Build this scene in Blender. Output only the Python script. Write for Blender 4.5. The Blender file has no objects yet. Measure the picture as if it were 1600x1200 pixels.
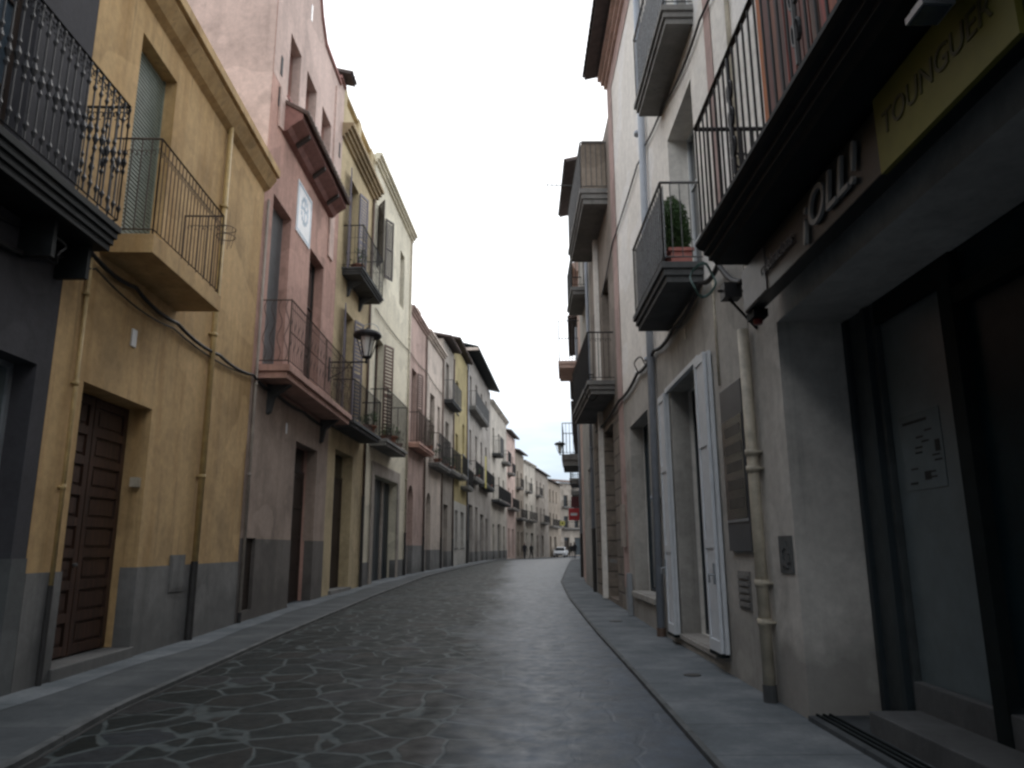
import bpy, bmesh, math, random
from mathutils import Vector, Matrix
random.seed(7)
S = bpy.context.scene
COL = S.collection
PI = math.pi

# ------------------------------------------------------------------ camera
TH, RO, H_CAM = math.radians(12.43), 0.0057, 1.3
cam = bpy.data.cameras.new('camera')
cam_ob = bpy.data.objects.new('camera', cam); COL.objects.link(cam_ob)
cam.sensor_width = 36.0; cam.lens = 1157.0/1600*36; cam.clip_end = 2000; cam.clip_start = 0.05
Fw = Vector((0, math.cos(TH), math.sin(TH))); Up = Vector((0, -math.sin(TH), math.cos(TH))); Rt = Vector((1, 0, 0))
Rc = Rt*math.cos(RO) - Up*math.sin(RO); Uc = Up*math.cos(RO) + Rt*math.sin(RO)
cam_ob.matrix_world = Matrix(((Rc.x, Uc.x, -Fw.x, 0), (Rc.y, Uc.y, -Fw.y, 0), (Rc.z, Uc.z, -Fw.z, H_CAM), (0, 0, 0, 1)))
S.camera = cam_ob

# ------------------------------------------------------------------ exposure
S.view_settings.view_transform = 'Standard'; S.view_settings.look = 'None'
S.view_settings.gamma = 1; S.view_settings.exposure = EXPO = 0.2
try: S.cycles.filter_width = 2.6
except Exception: pass

# ------------------------------------------------------------------ world: overcast sky with a thin blue break low down
SUN_EL, SUN_AZ = math.radians(38), math.radians(12)
W = bpy.data.worlds.new('World'); S.world = W; W.use_nodes = True
nt = W.node_tree; nt.nodes.clear()
def N(nt, t, **k):
    n = nt.nodes.new(t)
    for a, b in k.items():
        if a == 'i':
            for x, y in b.items(): n.inputs[x].default_value = y
        else: setattr(n, a, b)
    return n
out = N(nt, 'ShaderNodeOutputWorld'); bg = N(nt, 'ShaderNodeBackground')
sky = N(nt, 'ShaderNodeTexSky', sky_type='NISHITA'); sky.sun_disc = False
sky.sun_elevation = SUN_EL; sky.sun_rotation = SUN_AZ; sky.air_density = 1.2; sky.dust_density = 2.0
bg.inputs['Strength'].default_value = 0.1
tc = N(nt, 'ShaderNodeTexCoord'); sep = N(nt, 'ShaderNodeSeparateXYZ')
mp = N(nt, 'ShaderNodeMapping'); mp.inputs['Scale'].default_value = (1.0, 1.0, 5.0)
nz = N(nt, 'ShaderNodeTexNoise', i={'Scale': 3.2, 'Detail': 6.0, 'Roughness': 0.55})
nt.links.new(tc.outputs['Generated'], sep.inputs[0]); nt.links.new(tc.outputs['Generated'], mp.inputs[0]); nt.links.new(mp.outputs[0], nz.inputs['Vector'])
ad = N(nt, 'ShaderNodeMath', operation='MULTIPLY_ADD', i={1: 0.16, 2: -0.08}); nt.links.new(nz.outputs['Fac'], ad.inputs[0])
a2 = N(nt, 'ShaderNodeMath', operation='ADD'); nt.links.new(sep.outputs['Z'], a2.inputs[0]); nt.links.new(ad.outputs[0], a2.inputs[1])
rmp = N(nt, 'ShaderNodeValToRGB'); rmp.color_ramp.interpolation = 'EASE'
rmp.color_ramp.elements[0].position = 0.02; rmp.color_ramp.elements[0].color = (0.8, 0.8, 0.8, 1)
rmp.color_ramp.elements[1].position = 0.26; rmp.color_ramp.elements[1].color = (1, 1, 1, 1)
nt.links.new(a2.outputs[0], rmp.inputs[0])
cl = N(nt, 'ShaderNodeValToRGB')
cl.color_ramp.elements[0].position = 0.115; cl.color_ramp.elements[0].color = (5.6, 6.9, 8.5, 1)
cl.color_ramp.elements[1].position = 0.26; cl.color_ramp.elements[1].color = (16.6, 17.1, 17.6, 1)
for p_, c_ in ((0.6, (16.2, 16.5, 16.9, 1)), (0.85, (9.6, 10.2, 11.2, 1)), (1.0, (7.8, 8.8, 10.6, 1))):
    e_ = cl.color_ramp.elements.new(p_); e_.color = c_
nt.links.new(a2.outputs[0], cl.inputs[0])
sk2 = N(nt, 'ShaderNodeMix', data_type='RGBA', blend_type='MULTIPLY'); sk2.inputs[0].default_value = 1; sk2.inputs[7].default_value = (0.9, 0.95, 1.0, 1)
nt.links.new(sky.outputs[0], sk2.inputs[6])
mx = N(nt, 'ShaderNodeMix', data_type='RGBA')
nt.links.new(rmp.outputs[0], mx.inputs[0]); nt.links.new(sk2.outputs[2], mx.inputs[6]); nt.links.new(cl.outputs[0], mx.inputs[7])
nt.links.new(mx.outputs[2], bg.inputs['Color']); nt.links.new(bg.outputs[0], out.inputs[0])

# ------------------------------------------------------------------ sun: veiled by cloud, very soft
sun = bpy.data.lights.new('sun', 'SUN'); sun.energy = 0.5; sun.angle = math.radians(25); sun.color = (1, 0.96, 0.9)
sun_ob = bpy.data.objects.new('sun', sun); COL.objects.link(sun_ob)
sd = Vector((math.sin(SUN_AZ)*math.cos(SUN_EL), math.cos(SUN_AZ)*math.cos(SUN_EL), math.sin(SUN_EL)))
sun_ob.rotation_euler = sd.to_track_quat('Z', 'Y').to_euler()
sun_ob.location = (0, 0, 40)

# ------------------------------------------------------------------ materials
def newmat(name):
    m = bpy.data.materials.new(name); m.use_nodes = True; m.node_tree.nodes.clear()
    o = N(m.node_tree, 'ShaderNodeOutputMaterial'); p = N(m.node_tree, 'ShaderNodeBsdfPrincipled')
    m.node_tree.links.new(p.outputs[0], o.inputs[0]); return m, m.node_tree, p
def geo(nt, scale=(1, 1, 1)):
    g = N(nt, 'ShaderNodeNewGeometry'); m = N(nt, 'ShaderNodeMapping'); m.inputs['Scale'].default_value = scale
    nt.links.new(g.outputs['Position'], m.inputs[0]); return m.outputs[0]
def ramp(nt, src, stops):
    r = N(nt, 'ShaderNodeValToRGB'); e = r.color_ramp.elements
    e[0].position, e[0].color = stops[0][0], tuple(stops[0][1])+(1,)
    e[1].position, e[1].color = stops[-1][0], tuple(stops[-1][1])+(1,)
    for p, c in stops[1:-1]:
        x = e.new(p); x.color = tuple(c)+(1,)
    nt.links.new(src, r.inputs[0]); return r.outputs[0]
def mixc(nt, f, a, b, mode='MIX'):
    m = N(nt, 'ShaderNodeMix', data_type='RGBA', blend_type=mode)
    for i, v in ((0, f), (6, a), (7, b)):
        if hasattr(v, 'links'): nt.links.new(v, m.inputs[i])
        elif i == 0: m.inputs[0].default_value = v
        else: m.inputs[i].default_value = tuple(v)+(1,)
    return m.outputs[2]
def noise(nt, vec, scale, detail=4, rough=0.55):
    n = N(nt, 'ShaderNodeTexNoise', i={'Scale': scale, 'Detail': float(detail), 'Roughness': rough}); nt.links.new(vec, n.inputs['Vector']); return n.outputs['Fac']
def bump(nt, p, h, s=0.3, d=0.01):
    b = N(nt, 'ShaderNodeBump', i={'Strength': s, 'Distance': d}); nt.links.new(h, b.inputs['Height']); nt.links.new(b.outputs[0], p.inputs['Normal'])
def stucco(name, c, stain=0.45, rough=0.9, damp=0.0, warm=None, low=0.66):
    """lime render: mottled, streaked by rain, patched"""
    m, nt, p = newmat(name)
    v = geo(nt); vs = geo(nt, (1.3, 1.3, 0.16))
    dark = tuple(x*low for x in c); lite = tuple(min(1, x*1.12) for x in c)
    n1 = noise(nt, v, 0.9, 6, 0.62)
    base = ramp(nt, n1, [(0.3, dark), (0.5, c), (0.72, lite)])
    n2 = noise(nt, vs, 2.3, 5, 0.6)
    st = ramp(nt, n2, [(0.46, (0, 0, 0)), (0.75, (stain,)*3)])
    col = mixc(nt, st, base, warm or tuple(x*0.45 for x in c))
    sk = noise(nt, geo(nt, (5.0, 5.0, 0.22)), 1.6, 6, 0.7)
    col = mixc(nt, ramp(nt, sk, [(0.56, (0, 0, 0)), (0.66, (stain*.8,)*3), (0.72, (stain*.8,)*3), (0.78, (0, 0, 0))]), col, tuple(x*0.5 for x in c))
    pt_ = noise(nt, geo(nt, (1, 1, 1.4)), 0.55, 2, 0.4)
    col = mixc(nt, ramp(nt, pt_, [(0.565, (0, 0, 0)), (0.58, (0.34, 0.34, 0.34))]), col, tuple(min(1, x*1.35+.02) for x in c))
    n3 = noise(nt, v, 9.0, 4, 0.7)
    col = mixc(nt, 0.35, col, ramp(nt, n3, [(0.3, (0.55, 0.55, 0.55)), (0.7, (1.25, 1.25, 1.25))]), 'MULTIPLY')
    if damp:
        s = N(nt, 'ShaderNodeSeparateXYZ'); nt.links.new(v, s.inputs[0])
        k = N(nt, 'ShaderNodeMath', operation='MULTIPLY_ADD', i={1: 1.5, 2: -0.42}); nt.links.new(noise(nt, v, 1.7, 5), k.inputs[0])
        q = N(nt, 'ShaderNodeMath', operation='SUBTRACT'); nt.links.new(s.outputs['Z'], q.inputs[0]); nt.links.new(k.outputs[0], q.inputs[1])
        f = ramp(nt, q.outputs[0], [(0.0, (damp,)*3), (0.45, (0, 0, 0))])
        col = mixc(nt, f, col, tuple(x*0.4 for x in c))
    nt.links.new(col, p.inputs['Base Color']); p.inputs['Roughness'].default_value = rough
    bump(nt, p, noise(nt, v, 28, 6, 0.7), 0.35, 0.012)
    return m
def plain(name, c, rough=0.6, metal=0.0, var=0.3, spec=0.5, sc=6.0):
    m, nt, p = newmat(name); v = geo(nt)
    n = noise(nt, v, sc, 5, 0.65)
    nt.links.new(ramp(nt, n, [(0.3, tuple(x*(1-var) for x in c)), (0.7, tuple(min(1, x*(1+var)) for x in c))]), p.inputs['Base Color'])
    p.inputs['Roughness'].default_value = rough; p.inputs['Metallic'].default_value = metal; p.inputs['Specular IOR Level'].default_value = spec
    bump(nt, p, noise(nt, v, 40, 4), 0.15, 0.004)
    return m
def woodm(name, a, b, rough=0.55):
    m, nt, p = newmat(name); v = geo(nt, (14, 14, 0.7))
    n = noise(nt, v, 2.0, 6, 0.6)
    nt.links.new(ramp(nt, n, [(0.3, a), (0.7, b)]), p.inputs['Base Color']); p.inputs['Roughness'].default_value = rough
    bump(nt, p, n, 0.3, 0.004); return m
M = {}
M['yellow'] = stucco('yellow_render', (0.56, 0.38, 0.185), 0.7, warm=(0.34, 0.19, 0.06), damp=0.0)
M['plinth_grey'] = stucco('grey_plinth_render', (0.205, 0.203, 0.196), 0.65, damp=0.6)
M['charcoal'] = stucco('charcoal_render', (0.052, 0.051, 0.058), 0.3)
M['granite'] = stucco('dark_granite', (0.10, 0.105, 0.105), 0.3)
M['pink'] = stucco('old_pink_render', (0.53, 0.32, 0.26), 0.5)
M['pink_pale'] = stucco('pale_pink_render', (0.62, 0.465, 0.405), 0.3, low=.8)
M['pink_trim'] = stucco('deep_pink_trim', (0.36, 0.19, 0.165), 0.3)
M['plinth_brown'] = stucco('brown_plinth', (0.155, 0.138, 0.125), 0.5, damp=0.5)
M['ochre'] = stucco('pale_ochre_render', (0.55, 0.44, 0.265), 0.4)
M['ochre_trim'] = stucco('ochre_cornice', (0.42, 0.32, 0.19), 0.5)
M['cream'] = stucco('cream_render', (0.72, 0.665, 0.52), 0.22, low=.8)
M['rose'] = stucco('rose_render', (0.49, 0.35, 0.30), 0.45)
M['peach'] = stucco('peach_render', (0.58, 0.49, 0.42), 0.4)
M['grey_wall'] = stucco('weathered_grey_render', (0.37, 0.325, 0.28), 0.6)
M['lemon'] = stucco('lemon_render', (0.37, 0.30, 0.14), 0.4)
M['blue_grey'] = stucco('warm_grey_render', (0.37, 0.335, 0.30), 0.6)
M['white_wall'] = stucco('dirty_white_render', (0.57, 0.52, 0.45), 0.6)
M['brown_wall'] = stucco('bare_brown_render', (0.33, 0.275, 0.22), 0.5)
M['cream_right'] = stucco('chalky_cream_render', (0.87, 0.835, 0.775), 0.14, low=.92)
M['taupe'] = stucco('taupe_render', (0.43, 0.41, 0.375), 0.35, damp=0.3, low=.75)
M['taupe_dark'] = stucco('taupe_pillar_render', (0.55, 0.525, 0.485), 0.4, damp=0.75, low=.78)
M['stone'] = stucco('brown_stone', (0.27, 0.23, 0.195), 0.55)
M['concrete'] = stucco('balcony_concrete', (0.21, 0.205, 0.195), 0.5)
M['concrete_dark'] = stucco('sooty_concrete', (0.075, 0.078, 0.08), 0.4)
M['black_stone'] = plain('black_painted_moulding', (0.011, 0.013, 0.014), 0.7, var=0.35, spec=0.25)
M['iron'] = plain('black_iron', (0.018, 0.018, 0.020), 0.5, 0.4)
M['iron_brown'] = plain('rusty_iron', (0.085, 0.062, 0.052), 0.65, 0.2)
M['iron_grey'] = plain('grey_iron', (0.13, 0.13, 0.13), 0.6, 0.2)
M['glass'] = plain('dark_window_glass', (0.022, 0.027, 0.030), 0.08, var=0.2, spec=0.6)
M['glass_blue'] = plain('blue_reflecting_glass', (0.055, 0.075, 0.095), 0.12, var=0.2, spec=0.7)
M['shop_glass'] = plain('dim_shop_glass', (0.10, 0.125, 0.134), 0.3, var=0.15, spec=0.5)
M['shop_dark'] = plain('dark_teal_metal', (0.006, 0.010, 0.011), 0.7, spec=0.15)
M['door_glass'] = plain('dark_door_glass', (0.008, 0.017, 0.021), 0.25, var=0.2, spec=0.12)
M['white_paint'] = plain('blue_white_paint', (0.66, 0.69, 0.72), 0.45, var=0.08)
M['grey_paint'] = plain('grey_pipe_paint', (0.34, 0.37, 0.42), 0.5, var=0.1)
M['cream_paint'] = plain('cream_pipe_paint', (0.47, 0.42, 0.33), 0.5, var=0.3)
M['ochre_pipe'] = plain('ochre_pipe_paint', (0.42, 0.30, 0.13), 0.55, var=0.25)
M['brown_pipe'] = plain('brown_pipe', (0.12, 0.08, 0.06), 0.6)
M['cast_iron'] = plain('dark_cast_iron', (0.03, 0.028, 0.027), 0.6)
M['green_blind'] = plain('pale_green_blind', (0.20, 0.235, 0.20), 0.55, var=0.15)
M['grey_blind'] = plain('grey_blind', (0.17, 0.175, 0.18), 0.55, var=0.15)
M['teal_panel'] = plain('dark_teal_panel', (0.020, 0.030, 0.036), 0.5, var=0.15)
M['mauve'] = woodm('mauve_shutter', (0.13, 0.115, 0.14), (0.19, 0.17, 0.20))
M['wood_red'] = woodm('red_brown_door_wood', (0.024, 0.015, 0.011), (0.092, 0.045, 0.030))
M['wood_dark'] = woodm('dark_wood', (0.022, 0.015, 0.011), (0.05, 0.033, 0.025))
M['wood_brown'] = woodm('brown_shutter_wood', (0.09, 0.05, 0.035), (0.16, 0.09, 0.065))
M['tile'] = plain('old_clay_roof_tile', (0.115, 0.075, 0.06), 0.85, var=0.5, sc=4)
M['tile_soffit'] = plain('red_brown_eave_boards', (0.070, 0.054, 0.050), 0.8, var=0.3)
M['cable'] = plain('black_cable', (0.012, 0.012, 0.013), 0.6)
M['cable_green'] = plain('teal_cable', (0.05, 0.10, 0.09), 0.6)
M['cable_pale'] = plain('painted_cable', (0.20, 0.17, 0.13), 0.7)
M['milk_glass'] = plain('milky_lantern_glass', (0.74, 0.74, 0.70), 0.25, var=0.05)
M['terracotta'] = plain('terracotta', (0.24, 0.10, 0.06), 0.8)
M['pink_pot'] = plain('salmon_planter', (0.50, 0.185, 0.155), 0.6, var=0.12)
M['plaque_white'] = plain('white_enamel', (0.66, 0.67, 0.68), 0.35, var=0.08)
M['paper'] = plain('notice_paper', (0.115, 0.14, 0.148), 0.8, var=0.1)
M['print'] = plain('printed_ink', (0.010, 0.012, 0.013), 0.7)
M['sign_black'] = plain('black_sign_board', (0.011, 0.014, 0.016), 0.4)
M['sign_grey'] = plain('grey_letters', (0.27, 0.27, 0.26), 0.5, var=0.1)
M['sign_dim'] = plain('dull_grey_letters', (0.11, 0.11, 0.12), 0.5, var=0.1)
M['sign_yellow'] = plain('yellow_sign_board', (0.17, 0.155, 0.022), 0.6, var=0.18, sc=3)
M['sign_ink'] = plain('dark_olive_lettering', (0.075, 0.070, 0.020), 0.6)
M['red_dull'] = plain('dull_red_lens', (0.16, 0.015, 0.015), 0.4, var=0.1)
M['red'] = plain('red_enamel', (0.50, 0.028, 0.032), 0.4, var=0.1)
M['yellow_sign'] = plain('pale_yellow_enamel', (0.85, 0.80, 0.22), 0.4, var=0.05)
M['car_white'] = plain('white_car_paint', (0.72, 0.74, 0.77), 0.25, var=0.03)
M['rubber'] = plain('rubber', (0.015, 0.015, 0.015), 0.8)
M['chrome'] = plain('lamp_lens', (0.7, 0.7, 0.7), 0.15)
M['skin'] = plain('skin', (0.42, 0.27, 0.2), 0.6, var=0.05)
M['coat'] = plain('dark_coat', (0.022, 0.022, 0.028), 0.85)
M['coat2'] = plain('charcoal_coat', (0.035, 0.036, 0.035), 0.85)
M['hair'] = plain('hair', (0.03, 0.02, 0.015), 0.7)
M['fair_hair'] = plain('fair_hair', (0.36, 0.31, 0.26), 0.7)
M['steel'] = plain('galvanised_steel', (0.36, 0.38, 0.40), 0.4, 0.5, var=0.1)
M['leaf'] = plain('green_leaf', (0.045, 0.085, 0.022), 0.6, var=0.5, sc=12)
M['leaf_dark'] = plain('conifer_leaf', (0.045, 0.095, 0.026), 0.65, var=0.5, sc=12)
M['leaf_olive'] = plain('olive_leaf', (0.09, 0.09, 0.035), 0.65, var=0.4, sc=12)
M['soil'] = plain('potting_soil', (0.03, 0.02, 0.014), 0.95)
M['banner'] = plain('yellow_cloth', (0.50, 0.44, 0.10), 0.8, var=0.15)

def net_mat():
    m, nt, p = newmat('lace_balcony_screen'); v = geo(nt)
    vo = N(nt, 'ShaderNodeTexVoronoi', feature='DISTANCE_TO_EDGE', i={'Scale': 24.0}); nt.links.new(v, vo.inputs['Vector'])
    p.inputs['Base Color'].default_value = (0.23, 0.25, 0.27, 1); p.inputs['Roughness'].default_value = 0.7
    a = ramp(nt, vo.outputs['Distance'], [(0.12, (1, 1, 1)), (0.2, (0.35, 0.35, 0.35))])
    nt.links.new(a, p.inputs['Alpha']); return m
M['net'] = net_mat()
def stripes():
    m, nt, p = newmat('striped_red_orange_blind'); g = N(nt, 'ShaderNodeNewGeometry'); s = N(nt, 'ShaderNodeSeparateXYZ')
    nt.links.new(g.outputs['Position'], s.inputs[0])
    k = N(nt, 'ShaderNodeMath', operation='MULTIPLY', i={1: 1/1.62}); nt.links.new(s.outputs['Y'], k.inputs[0])
    f = N(nt, 'ShaderNodeMath', operation='FRACT'); nt.links.new(k.outputs[0], f.inputs[0])
    r = N(nt, 'ShaderNodeValToRGB'); r.color_ramp.interpolation = 'CONSTANT'; e = r.color_ramp.elements
    cs = [(0, (0.12, 0.035, 0.025)), (0.1, (0.20, 0.04, 0.03)), (0.2, (0.09, 0.03, 0.025)), (0.3, (0.22, 0.075, 0.03)), (0.38, (0.12, 0.03, 0.025)), (0.48, (0.52, 0.17, 0.02)),
          (0.62, (0.34, 0.09, 0.03)), (0.72, (0.33, 0.045, 0.035)), (0.80, (0.11, 0.055, 0.04)), (0.90, (0.14, 0.04, 0.03))]
    e[0].position, e[0].color = cs[0][0], cs[0][1]+(1,); e[1].position, e[1].color = cs[1][0], cs[1][1]+(1,)
    for q, c in cs[2:]:
        x = e.new(q); x.color = c+(1,)
    nt.links.new(f.outputs[0], r.inputs[0])
    v = geo(nt, (8, 8, 1)); col = mixc(nt, 1.0, r.outputs[0], ramp(nt, noise(nt, v, 2, 5), [(0.3, (0.4, 0.33, 0.26)), (0.7, (1.05, 0.8, 0.6))]), 'MULTIPLY')
    nt.links.new(col, p.inputs['Base Color']); p.inputs['Roughness'].default_value = 0.6; p.inputs['Specular IOR Level'].default_value = 0.2; return m
M['stripes'] = stripes()
def ashlar():
    m, nt, p = newmat('ashlar_stone'); v = geo(nt)
    sp = N(nt, 'ShaderNodeSeparateXYZ'); nt.links.new(v, sp.inputs[0]); cb = N(nt, 'ShaderNodeCombineXYZ')
    nt.links.new(sp.outputs['Y'], cb.inputs[0]); nt.links.new(sp.outputs['Z'], cb.inputs[1])
    b = N(nt, 'ShaderNodeTexBrick', i={'Scale': 1.0, 'Mortar Size': 0.022, 'Mortar Smooth': 0.4, 'Brick Width': 0.75, 'Row Height': 0.36, 'Bias': 0.0})
    b.inputs['Color1'].default_value = (0.20, 0.175, 0.15, 1); b.inputs['Color2'].default_value = (0.28, 0.24, 0.20, 1); b.inputs['Mortar'].default_value = (0.10, 0.085, 0.075, 1)
    nt.links.new(cb.outputs[0], b.inputs['Vector'])
    col = mixc(nt, 0.7, b.outputs['Color'], ramp(nt, noise(nt, v, 5, 6, .7), [(0.3, (0.5, 0.5, 0.5)), (0.7, (1.35, 1.3, 1.25))]), 'MULTIPLY')
    nt.links.new(col, p.inputs['Base Color']); p.inputs['Roughness'].default_value = 0.92
    a = N(nt, 'ShaderNodeMath', operation='MULTIPLY_ADD', i={1: -0.8}); nt.links.new(b.outputs['Fac'], a.inputs[0]); nt.links.new(noise(nt, v, 14, 6, .7), a.inputs[2])
    bump(nt, p, a.outputs[0], 0.8, 0.03); return m
M['ashlar'] = ashlar()
def paving():
    """crazy-paved setts: dark stones, pale mortar; the wheel track on the right is worn smooth and dusty, with bluish sky sheen painted in"""
    m, nt, p = newmat('crazy_stone_paving'); v = geo(nt, (1.0, 0.92, 1.0))
    wob = N(nt, 'ShaderNodeTexNoise', i={'Scale': 2.6, 'Detail': 3.0}); nt.links.new(v, wob.inputs['Vector'])
    vv = N(nt, 'ShaderNodeMix', data_type='RGBA', blend_type='LINEAR_LIGHT'); vv.inputs[0].default_value = 0.06
    nt.links.new(v, vv.inputs[6]); nt.links.new(wob.outputs['Color'], vv.inputs[7])
    ed = N(nt, 'ShaderNodeTexVoronoi', feature='DISTANCE_TO_EDGE', i={'Scale': 2.25, 'Randomness': 0.9}); nt.links.new(vv.outputs[2], ed.inputs['Vector'])
    ce = N(nt, 'ShaderNodeTexVoronoi', feature='F1', i={'Scale': 2.25, 'Randomness': 0.9}); nt.links.new(vv.outputs[2], ce.inputs['Vector'])
    g = geo(nt)
    sp = N(nt, 'ShaderNodeSeparateXYZ'); nt.links.new(g, sp.inputs[0])
    # joint width varies along the joint
    jw = N(nt, 'ShaderNodeMath', operation='MULTIPLY_ADD', i={1: 0.10, 2: -0.05}); nt.links.new(noise(nt, g, 1.5, 4), jw.inputs[0])
    jd = N(nt, 'ShaderNodeMath', operation='SUBTRACT'); nt.links.new(ed.outputs['Distance'], jd.inputs[0]); nt.links.new(jw.outputs[0], jd.inputs[1])
    joint = ramp(nt, jd.outputs[0], [(0.022, (1, 1, 1)), (0.05, (0, 0, 0))])
    sc = N(nt, 'ShaderNodeSeparateColor'); nt.links.new(ce.outputs['Color'], sc.inputs[0])
    stone = ramp(nt, sc.outputs['Red'], [(0.0, (0.007, 0.010, 0.010)), (0.5, (0.013, 0.018, 0.019)), (0.8, (0.022, 0.021, 0.020)), (1.0, (0.026, 0.033, 0.040))])
    stone = mixc(nt, 0.8, stone, ramp(nt, noise(nt, g, 11, 6, .7), [(0.3, (0.55, 0.55, 0.55)), (0.7, (1.5, 1.5, 1.5))]), 'MULTIPLY')
    mort = ramp(nt, noise(nt, g, 6, 4), [(0.3, (0.040, 0.050, 0.051)), (0.7, (0.080, 0.094, 0.095))])
    # smooth wheel track mask over world x, wandering
    wx = N(nt, 'ShaderNodeMath', operation='MULTIPLY_ADD', i={1: 1.6, 2: -0.8}); nt.links.new(noise(nt, geo(nt, (1, 0.35, 1)), 0.9, 5, .6), wx.inputs[0])
    xx = N(nt, 'ShaderNodeMath', operation='ADD'); nt.links.new(sp.outputs['X'], xx.inputs[0]); nt.links.new(wx.outputs[0], xx.inputs[1])
    track = ramp(nt, xx.outputs[0], [(0.0, (0, 0, 0)), (0.02, (0, 0, 0)), (0.5, (1, 1, 1))])
    xs = N(nt, 'ShaderNodeMath', operation='MULTIPLY_ADD', i={1: 1.0, 2: 0.75}); nt.links.new(xx.outputs[0], xs.inputs[0])
    track = ramp(nt, xs.outputs[0], [(0.0, (0, 0, 0)), (0.9, (1, 1, 1))])
    jf = mixc(nt, 'x' if False else 1.0, joint, mixc(nt, track, (1, 1, 1), (0.40, 0.40, 0.40)), 'MULTIPLY')
    col = mixc(nt, jf, stone, mort)
    dust_sheen = ramp(nt, noise(nt, g, 3.0, 6, .65), [(0.3, (0.030, 0.044, 0.062)), (0.7, (0.080, 0.108, 0.145))])  # track dust, its colour tinted blue to paint in the sky's sheen
    tf = mixc(nt, 1.0, track, ramp(nt, noise(nt, g, 4.2, 6, .7), [(0.32, (0.45, 0.45, 0.45)), (0.62, (0.95, 0.95, 0.95))]), 'MULTIPLY')
    col = mixc(nt, tf, col, dust_sheen)
    nt.links.new(col, p.inputs['Base Color'])
    rr = ramp(nt, noise(nt, g, 5, 5), [(0.3, (0.5, 0.5, 0.5)), (0.7, (0.72, 0.72, 0.72))]); nt.links.new(mixc(nt, track, rr, ramp(nt, noise(nt, g, 6, 6, .7), [(0.3, (0.42, 0.42, 0.42)), (0.7, (0.66, 0.66, 0.66))])), p.inputs['Roughness'])
    sm = N(nt, 'ShaderNodeMath', operation='MULTIPLY_ADD', i={1: 0.24, 2: 0.10}); s9 = N(nt, 'ShaderNodeSeparateColor'); nt.links.new(track, s9.inputs[0]); nt.links.new(s9.outputs[0], sm.inputs[0]); nt.links.new(sm.outputs[0], p.inputs['Specular IOR Level'])
    hh = N(nt, 'ShaderNodeMath', operation='MULTIPLY_ADD', i={1: -1.0}); s1 = N(nt, 'ShaderNodeSeparateColor'); nt.links.new(jf, s1.inputs[0]); nt.links.new(s1.outputs[0], hh.inputs[0])
    nt.links.new(noise(nt, g, 16, 4, .5), hh.inputs[2])
    bump(nt, p, hh.outputs[0], 0.35, 0.008); return m
M['paving'] = paving()
def sidewalk(k=1.0, nm='pavement_concrete'):
    sc_ = lambda t: tuple(x*k for x in t)
    m, nt, p = newmat(nm); v = geo(nt)
    sp = N(nt, 'ShaderNodeSeparateXYZ'); nt.links.new(v, sp.inputs[0])
    kk = N(nt, 'ShaderNodeMath', operation='MULTIPLY', i={1: 1/0.85}); nt.links.new(sp.outputs['Y'], kk.inputs[0])
    f = N(nt, 'ShaderNodeMath', operation='FRACT'); nt.links.new(kk.outputs[0], f.inputs[0])
    j = ramp(nt, f.outputs[0], [(0.0, (0.45, 0.45, 0.45)), (0.03, (1, 1, 1))])
    c = ramp(nt, noise(nt, v, 1.3, 7, .65), [(0.28, sc_((0.036, 0.042, 0.046))), (0.5, sc_((0.064, 0.072, 0.078))), (0.74, sc_((0.112, 0.119, 0.122)))])
    c = mixc(nt, 0.5, c, ramp(nt, noise(nt, v, 22, 5, .7), [(0.3, (0.7, 0.7, 0.7)), (0.7, (1.2, 1.2, 1.2))]), 'MULTIPLY')
    c = mixc(nt, 1.0, c, j, 'MULTIPLY')
    nt.links.new(c, p.inputs['Base Color']); p.inputs['Roughness'].default_value = 0.8; p.inputs['Specular IOR Level'].default_value = 0.25
    bump(nt, p, noise(nt, v, 30, 5), 0.25, 0.006); return m
M['sidewalk'] = sidewalk(); M['sidewalk_pale'] = sidewalk(2.1, 'pale_pavement_concrete')
def kerbm():
    m, nt, p = newmat('kerb_stone'); v = geo(nt); sp = N(nt, 'ShaderNodeSeparateXYZ'); nt.links.new(v, sp.inputs[0])
    k = N(nt, 'ShaderNodeMath', operation='MULTIPLY', i={1: 1/0.95}); nt.links.new(sp.outputs['Y'], k.inputs[0])
    f = N(nt, 'ShaderNodeMath', operation='FRACT'); nt.links.new(k.outputs[0], f.inputs[0])
    c = mixc(nt, 1.0, ramp(nt, noise(nt, v, 3, 6, .7), [(0.3, (0.045, 0.05, 0.052)), (0.7, (0.14, 0.145, 0.145))]), ramp(nt, f.outputs[0], [(0.0, (0.25, 0.25, 0.25)), (0.03, (1, 1, 1))]), 'MULTIPLY')
    nt.links.new(c, p.inputs['Base Color']); p.inputs['Roughness'].default_value = 0.75; p.inputs['Specular IOR Level'].default_value = 0.25
    bump(nt, p, noise(nt, v, 25, 5), 0.4, 0.01); return m
M['kerb'] = kerbm()
M['joint'] = plain('gutter_groove', (0.02, 0.02, 0.02), 0.8)
M['earth'] = plain('dusty_ground', (0.12, 0.11, 0.10), 0.95)

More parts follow.
